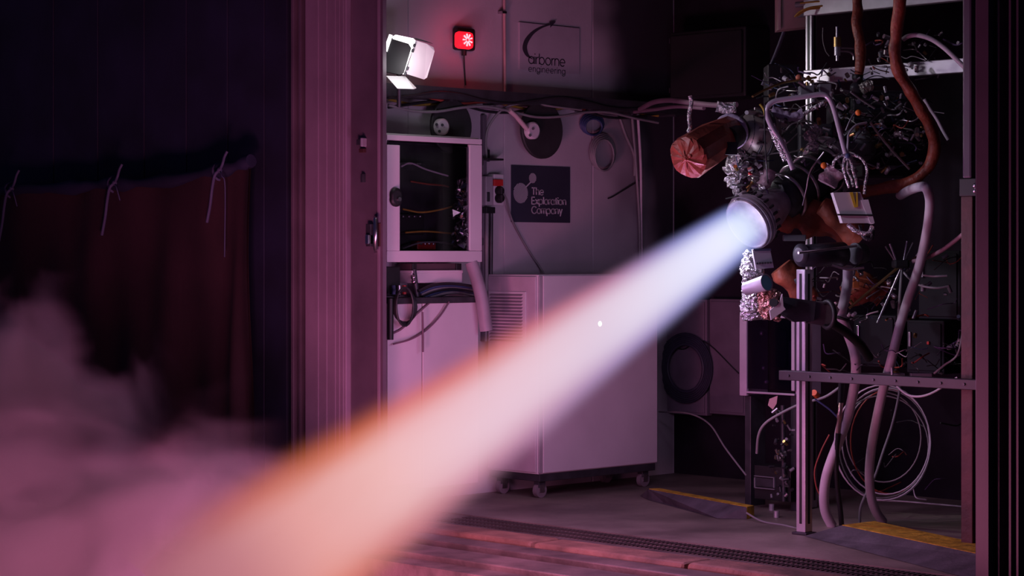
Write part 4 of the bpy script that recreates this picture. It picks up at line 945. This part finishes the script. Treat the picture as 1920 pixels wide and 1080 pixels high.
# tall black strut of the stand left of the work: rods over engine
for pts, d0, d1, r, m, la in (([(1411, 181), (1440, 166), (1470, 155), (1500, 150), (1530, 145)], 10.2, 10.6, 2.2, BRASS, 'thin brass tube rising from the canister towards the orange fitting'),
        ([(1632, 230), (1650, 255), (1675, 285), (1705, 317)], 10.3, 10.4, 2.4, STEEL, 'straight steel rod slanting down right of the bent tube'),
        ([(1586, 245), (1592, 230), (1600, 215), (1608, 208)], 10.2, 10.2, 1.8, STEEL, 'thin steel line curling up to the orange cap'),
        ([(1588, 300), (1590, 265), (1592, 250), (1605, 235), (1625, 230)], 10.2, 10.3, 2.2, mat('polished_tube', (.72, .62, .72)), 'thin bent steel line beside the polished bent tube'),
        ([(1595, 172), (1615, 187), (1640, 203)], 10.35, 10.4, 2.2, CABLEG, 'short grey tube slanting below the straight rust red hose'),
        ([(1385, 420), (1405, 350), (1418, 330)], 10.6, 10.4, 2, BRASS, 'pair of brass sense lines rising behind the nozzle'),
        ([(1545, 285), (1520, 320), (1512, 355), (1505, 385)], 10.2, 10.3, 1.8, STEEL, 'thin steel line dropping from the foil cover'),
        ([(1434, 195), (1434, 250), (1437, 310), (1440, 345, 10.3)], 9.9, 9.92, 1.3, CABLEB, 'straight black wire passing in front of the bent tube'),
        ([(1470, 60), (1455, 100), (1440, 135), (1430, 160)], 11.2, 11.2, 3.5, mat('slate_strut', (.10, .09, .14), .5), 'dark slanting strut below the beige box'),
        ([(1200, 205), (1225, 192), (1255, 188), (1290, 192), (1340, 197), (1380, 196)], 12.4, 11.0, 5, mat('mauve_cable', (.16, .09, .13)), 'mauve cable bundle stretching from the wall tray to the engine'),
        ([(1190, 210), (1230, 205), (1270, 200), (1320, 203)], 12.5, 11.4, 3.5, mat('mauve_cable', (.16, .09, .13)), 'mauve cable slung just below the bundle to the engine')):
    hose('thin_line', pts, d0, d1, r, m, la, 'tube' if 'cable' not in la else 'cable')
for x, y, m, la in ((1609, 211, ORANGE, 'bright orange cap beside the thin curled line'), (1497, 146, mat('coral_plastic', (.85, .25, .15), .45), 'coral red fitting at the end of the brass tube'), (1545, 310, ORANGE, 'orange red cap above the pink insulated line'), (1406, 325, RED, 'small red connector above the nozzle'), (1527, 557, RED, 'small red connector on the actuator')):
    t = thing('line_fitting', P(x, y+5, 10.15), la, 'fitting')
    d = 10.1 if y > 150 else 10.5
    MB().ball(P(x, y, d), px(6 if y < 320 else 3.5), 10, 7, jit=.3).build('cap', m, t)
    MB().cyl(P(x+3, y+1, d), P(x+12, y+4, d+.03), px(2.5)).build('stem', STEEL, t)

# pressure fitting on the beam
t = thing('pressure_regulator', P(1570, 118, 11.0), 'small brass and steel pressure regulator standing on the white cross beam', 'regulator')
for y0, y1, r, n, m in ((50, 72, 3.2, 'spindle', STEEL), (70, 88, 7.5, 'brass_body', BRASS), (88, 104, 6, 'steel_block', ALU), (104, 114, 3, 'stem', STEEL)):
    MB().cyl(P(1570, y1, 11.0), P(1570, y0, 11.0), px(r, 11), 10).build(n, m, t)
MB().cyl(P(1577, 90, 11.0), P(1604, 91, 11.0), px(1.6, 11), 8).build('side_line', STEEL, t)
MB().tube(cr(pline([(1575, 96), (1592, 97), (1600, 103), (1601, 112)], 11.0)), px(2, 11), 8).build('side_line', STEEL, t)
hose('thin_line', [(1543, 52), (1543, 75), (1548, 95), (1555, 105)], 11.1, 11.1, 1, CABLEG, 'fine wire curving beside the pressure regulator', 'wire')

# beige box and cables at the top
t = thing('electrical_box', P(1490, 55, 11.4), 'beige electrical box at the top with grey cable glands', 'electrical box')
quadpx([(1459, -30), (1530, -30), (1530, 48), (1459, 56)], 11.38, .14, 'body', CREAM, t)
quadpx([(1459, -30), (1464, -30), (1464, 55), (1459, 56)], 11.36, .02, 'cover_edge', mat('cream_light', (.62, .55, .48), .4), t)
for x, y in ((1500, 9), (1503, 28)): MB().cyl(P(x-8, y, 11.33), P(x+16, y-2, 11.3), px(5.5, 11.3), 12).build('cable_gland', MGREY, t)
for i, pts in enumerate(([(1490, 32), (1500, 22), (1520, 14), (1550, 10), (1590, 4)], [(1494, 30), (1515, 18), (1545, 14), (1575, 5), (1595, 8)], [(1500, 6), (1530, 3), (1560, 2), (1600, -4)])):
    hose('yellow_cable', pts, 11.25, 11.2, 1.8, CABLEY, ['yellow cable looping lowest out of the beige box', 'yellow cable rising towards the straight rust red hose', 'yellow cable running along the top cross beam'][i], 'cable', grp='yellow cables from the beige box')

# ------------------------------------------------------------------ background equipment along the back wall
bb = thing('black_equipment_case', P(1325, 180, 12.4), 'large black case mounted high on the sooty back wall', 'case')
c0 = on_y(1255, 62, BY-.22); c1 = on_y(1398, 180, BY-.22)
MB().box((c0.x, BY-.22, c1.z), (c1.x, BY-.004, c0.z), .01).build('body', BLACK, bb)
MB().box((c0.x+.02, BY-.235, c1.z+.02), (c1.x-.02, BY-.22, c0.z-.02), .008).build('front_cover', mat('soft_black', (.008, .008, .009), .8), bb)
for z in (c1.z+.05, c0.z-.06): MB().box((c0.x-.02, BY-.2, z), (c0.x, BY-.1, z+.03)).build('side_bracket', DGREY, bb)
def backbox(name, x0, y0, x1, y1, Y, la, cat, m, face, extras=(), th=.12, grp=None):
    a = on_y(x0, y0, Y); c = on_y(x1, y1, Y); t = thing(name, V((a.x+c.x)/2, Y+th/2, c.z), la, cat, grp)
    MB().box((a.x, Y, c.z), (c.x, Y+th, a.z), .006).build('body', m, t)
    f = MB().box((a.x+.015, Y-.008, c.z+.015), (c.x-.015, Y, a.z-.015), .003).build('door', face, t)
    for e in extras:
        p = on_y(e[0], e[1], Y-.008); q_ = on_y(e[2], e[3], Y-.008); MB().box((p.x, Y-.02, q_.z), (q_.x, Y-.008, p.z), .002).build(e[4], e[5], f)
    return t
SLATE = mat('slate_paint', (.014, .013, .019), .6, var=.2, scale=4, spec=.15)
backbox('control_cabinet', 1722, 470, 1800, 600, 9.3, 'slate grey cabinet behind the white hose, upper right', 'cabinet', SLATE, SLATE, ((1728, 482, 1733, 520, 'handle', STEEL),), .3)
backbox('control_cabinet', 1700, 600, 1770, 702, 9.25, 'slate grey cabinet low behind the white hose, above the beam', 'cabinet', SLATE, SLATE, ((1705, 622, 1709, 650, 'handle', STEEL), (1740, 640, 1744, 646, 'lamp', RED)), .3)
backbox('control_cabinet', 1600, 590, 1680, 690, 9.3, 'dark cabinet between the two thick white hoses', 'cabinet', SLATE, SLATE, ((1608, 610, 1612, 635, 'handle', STEEL),), .3)
backbox('wall_panel', 1244, 560, 1325, 780, BY-.06, 'dull mauve lower wall panel right of the white trolley', 'panel', mat('mauve_panel', (.16, .13, .17), .6, var=.15), mat('mauve_panel', (.16, .13, .17)), (), .055)
backbox('wall_panel', 1330, 560, 1398, 780, BY-.06, 'dull mauve lower wall panel behind the foil wrapped pipe', 'panel', mat('mauve_panel', (.16, .13, .17)), mat('mauve_panel', (.16, .13, .17)), (), .055)
# framed dark glazed door behind the post
wd = thing('glazed_unit', P(1445, 740, 10.9), 'pale framed glazed unit standing behind the front post', 'cabinet')
def wq(x0, y0, x1, y1, o0, o1, name, m, b=.003, par=None):
    Y = 8.75; a = on_y(x0, y0, Y); c = on_y(x1, y1, Y); return MB().box((a.x, Y+o0, c.z), (c.x, Y+o1, a.z), b).build(name, m, par or wd)
PF = mat('pale_frame', (.46, .36, .46), .45, var=.08)
wq(1391, 590, 1404, 742, -.02, .0, 'stile', PF); wq(1404, 733, 1494, 742, -.02, 0, 'rail', PF); wq(1404, 590, 1494, 597, -.02, 0, 'rail', PF); wq(1488, 597, 1494, 733, -.02, 0, 'stile', PF)
wq(1404, 597, 1488, 733, -.012, -.006, 'pane', glass('unit_glass', (.5, .45, .55)), .001)
wq(1392, 591, 1493, 741, .2, .21, 'back_panel', BLACK)
for q in ((1391, 590, 1394, 742), (1491, 590, 1494, 742)): wq(*q, .001, .2, 'side_panel', PF)
wq(1391, 590, 1494, 593, .001, .2, 'top_panel', PF)
wq(1420, 620, 1450, 690, .1, .19, 'module', SLATE); wq(1455, 640, 1480, 700, .1, .19, 'module', DGREY)
for x, y in ((1437, 716), (1432, 690), (1428, 625)): 
    c = on_y(x, y, 8.78); MB().ball(c, .012).build('indicator', ALU, wd)
for x in (1402, 1488):
    MB().box((on_y(x, 745, 8.78).x-.02, 8.78, 0), (on_y(x, 745, 8.78).x+.02, 8.9, on_y(x, 742, 8.78).z), .003).build('leg', DGREY, wd)
t = thing('instrument_rack', P(1435, 935, 10.8), 'black rack of small fittings low behind the front post', 'rack')
def rq(x0, y0, x1, y1, o0, o1, name, m, b=.003):
    Y = 8.72; a = on_y(x0, y0, Y); c = on_y(x1, y1, Y); return MB().box((a.x, Y+o0, c.z), (c.x, Y+o1, a.z), b).build(name, m, t)
rq(1412, 872, 1480, 942, .01, .15, 'body', BLACK)
for q in ((1414, 893, 1452, 895), (1414, 915, 1452, 917), (1414, 895, 1416, 915), (1450, 895, 1452, 915)): rq(*q, -.002, .01, 'label_frame', MGREY, .001)
rq(1416, 895, 1450, 915, .004, .01, 'label_plate', DGREY)
random.seed(3)
for k in range(46):
    x = random.gauss(1468, 9); y = random.uniform(770, 935); Y = random.uniform(8.6, 8.7); p = on_y(x, y, Y); d = V(random.uniform(-1,1), random.uniform(-1,1), random.uniform(-1,1)).normalized()*random.uniform(.006, .018)
    MB().cyl(p-d, p+d, random.uniform(.004, .010), 6).build('fitting', random.choice([STEEL, MGREY, DGREY, BRASS, CABLEB]), t)
MB().cyl(on_y(1468, 760, 8.71), on_y(1470, 940, 8.71), .012, 8).build('manifold_pipe', DGREY, t)
quadpx([(1443, 748), (1458, 742), (1456, 757), (1449, 768), (1440, 760)], 10.7, .004, 'paper_tag', mat('pink_paper', (.6, .34, .36), .7), None)
tag(bpy.data.objects['paper_tag'], 'pink paper tag hanging below the glazed unit', 'tag')
for x, y, la in ((1447, 951, 'small pale bolt lying on the floor beside the front post, upper one'), (1456, 964, 'small pale bolt lying on the floor beside the front post, lower one')):
    c = on_z(x, y, .016); MB().cyl(c-V(0,0,.016), c+V(0,0,.016), .014, 8).add([], []).build('loose_fitting', ALU, None, la, 'bolt')
# wheel-like dark coil behind the plume, on the back wall panel
t = thing('wall_coil', on_y(1285, 770, BY-.1), 'dark coiled hose hanging on the mauve wall panel right of the trolley', 'coil')
for q in range(6):
    c = on_y(1285, 690, BY-.09-.012*q); MB().torus(c, V(0, 1, 0), .20-.012*q, .010, 36, 6).build('loop', mat('slate_hose', (.035, .035, .06), .5), t)
hose('hanging_wire', [(1236, 772), (1290, 775), (1330, 795), (1360, 840), (1398, 890)], 12.75, 10.95, 1.6, CABLEG, 'thin grey wire sagging across the dark back wall low beside the glazed unit', 'wire')
MB().tube(cr([on_y(x, y, BY-.072) for x, y in ((1250, 640), (1280, 655), (1320, 640), (1385, 700))]), .004, 6).build('hanging_wire', CABLEB, None, 'thin black wire crossing the mauve wall panels', 'wire')

# ------------------------------------------------------------------ wiring loom and small fittings of the engine
random.seed(11)
lo = thing('wiring_loom', P(1600, 250, 10.6), 'tangled loom of thin wires and lines all over the engine', 'wiring')
def rnd(a, b): return random.uniform(a, b)
regions = [((1440, 130, 1660, 200), 34, 10.45, 10.9), ((1600, 180, 1740, 260), 34, 10.45, 10.9), ((1440, 200, 1600, 340), 34, 10.3, 10.8), ((1600, 250, 1760, 340), 22, 10.5, 11.0), ((1640, 60, 1800, 140), 26, 10.7, 11.2), ((1490, 480, 1680, 600), 26, 10.4, 10.9), ((1640, 470, 1800, 700), 22, 10.5, 10.9), ((1380, 300, 1440, 380), 12, 10.25, 10.4), ((1500, 640, 1790, 700), 18, 10.2, 10.5), ((1520, 730, 1800, 960), 10, 10.8, 11.2)]
wm = [CABLEB, CABLEB, CABLEG, CABLEB, STEEL, DGREY, CABLEBL, HOSEW, CABLER, mat('violet_cable', (.14, .08, .2), .5)]
for (x0, y0, x1, y1), n, d0, d1 in regions:
    for k in range(n):
        cx_ = rnd(x0, x1); cy_ = rnd(y0, y1); an = rnd(-.9, .9); L = rnd(14, 46); pts = []
        for j in range(4):
            pts.append((cx_+(j-1.5)*L*.5*math.cos(an)+rnd(-9, 9), cy_+(j-1.5)*L*.4*math.sin(an)+rnd(-9, 9), rnd(d0, d1)))
        MB().tube(cr([P(*p) for p in pts], 5), px(rnd(.7, 1.8)), 5).build('wire', random.choice(wm), lo)
for (x0, y0, x1, y1), n, d0, d1 in regions[:8]:
    for k in range(int(n*1.15)):
        p = P(rnd(x0, x1), rnd(y0, y1), rnd(d0, d1)-.05); d = V(rnd(-1,1), rnd(-1,1), rnd(-1,1)).normalized()*rnd(.006, .022)
        MB().cyl(p-d, p+d, rnd(.004, .013), 6).build('fitting', random.choice([STEEL, STEEL, MGREY, BRASS, WHITE, ALU, FOIL]), en)
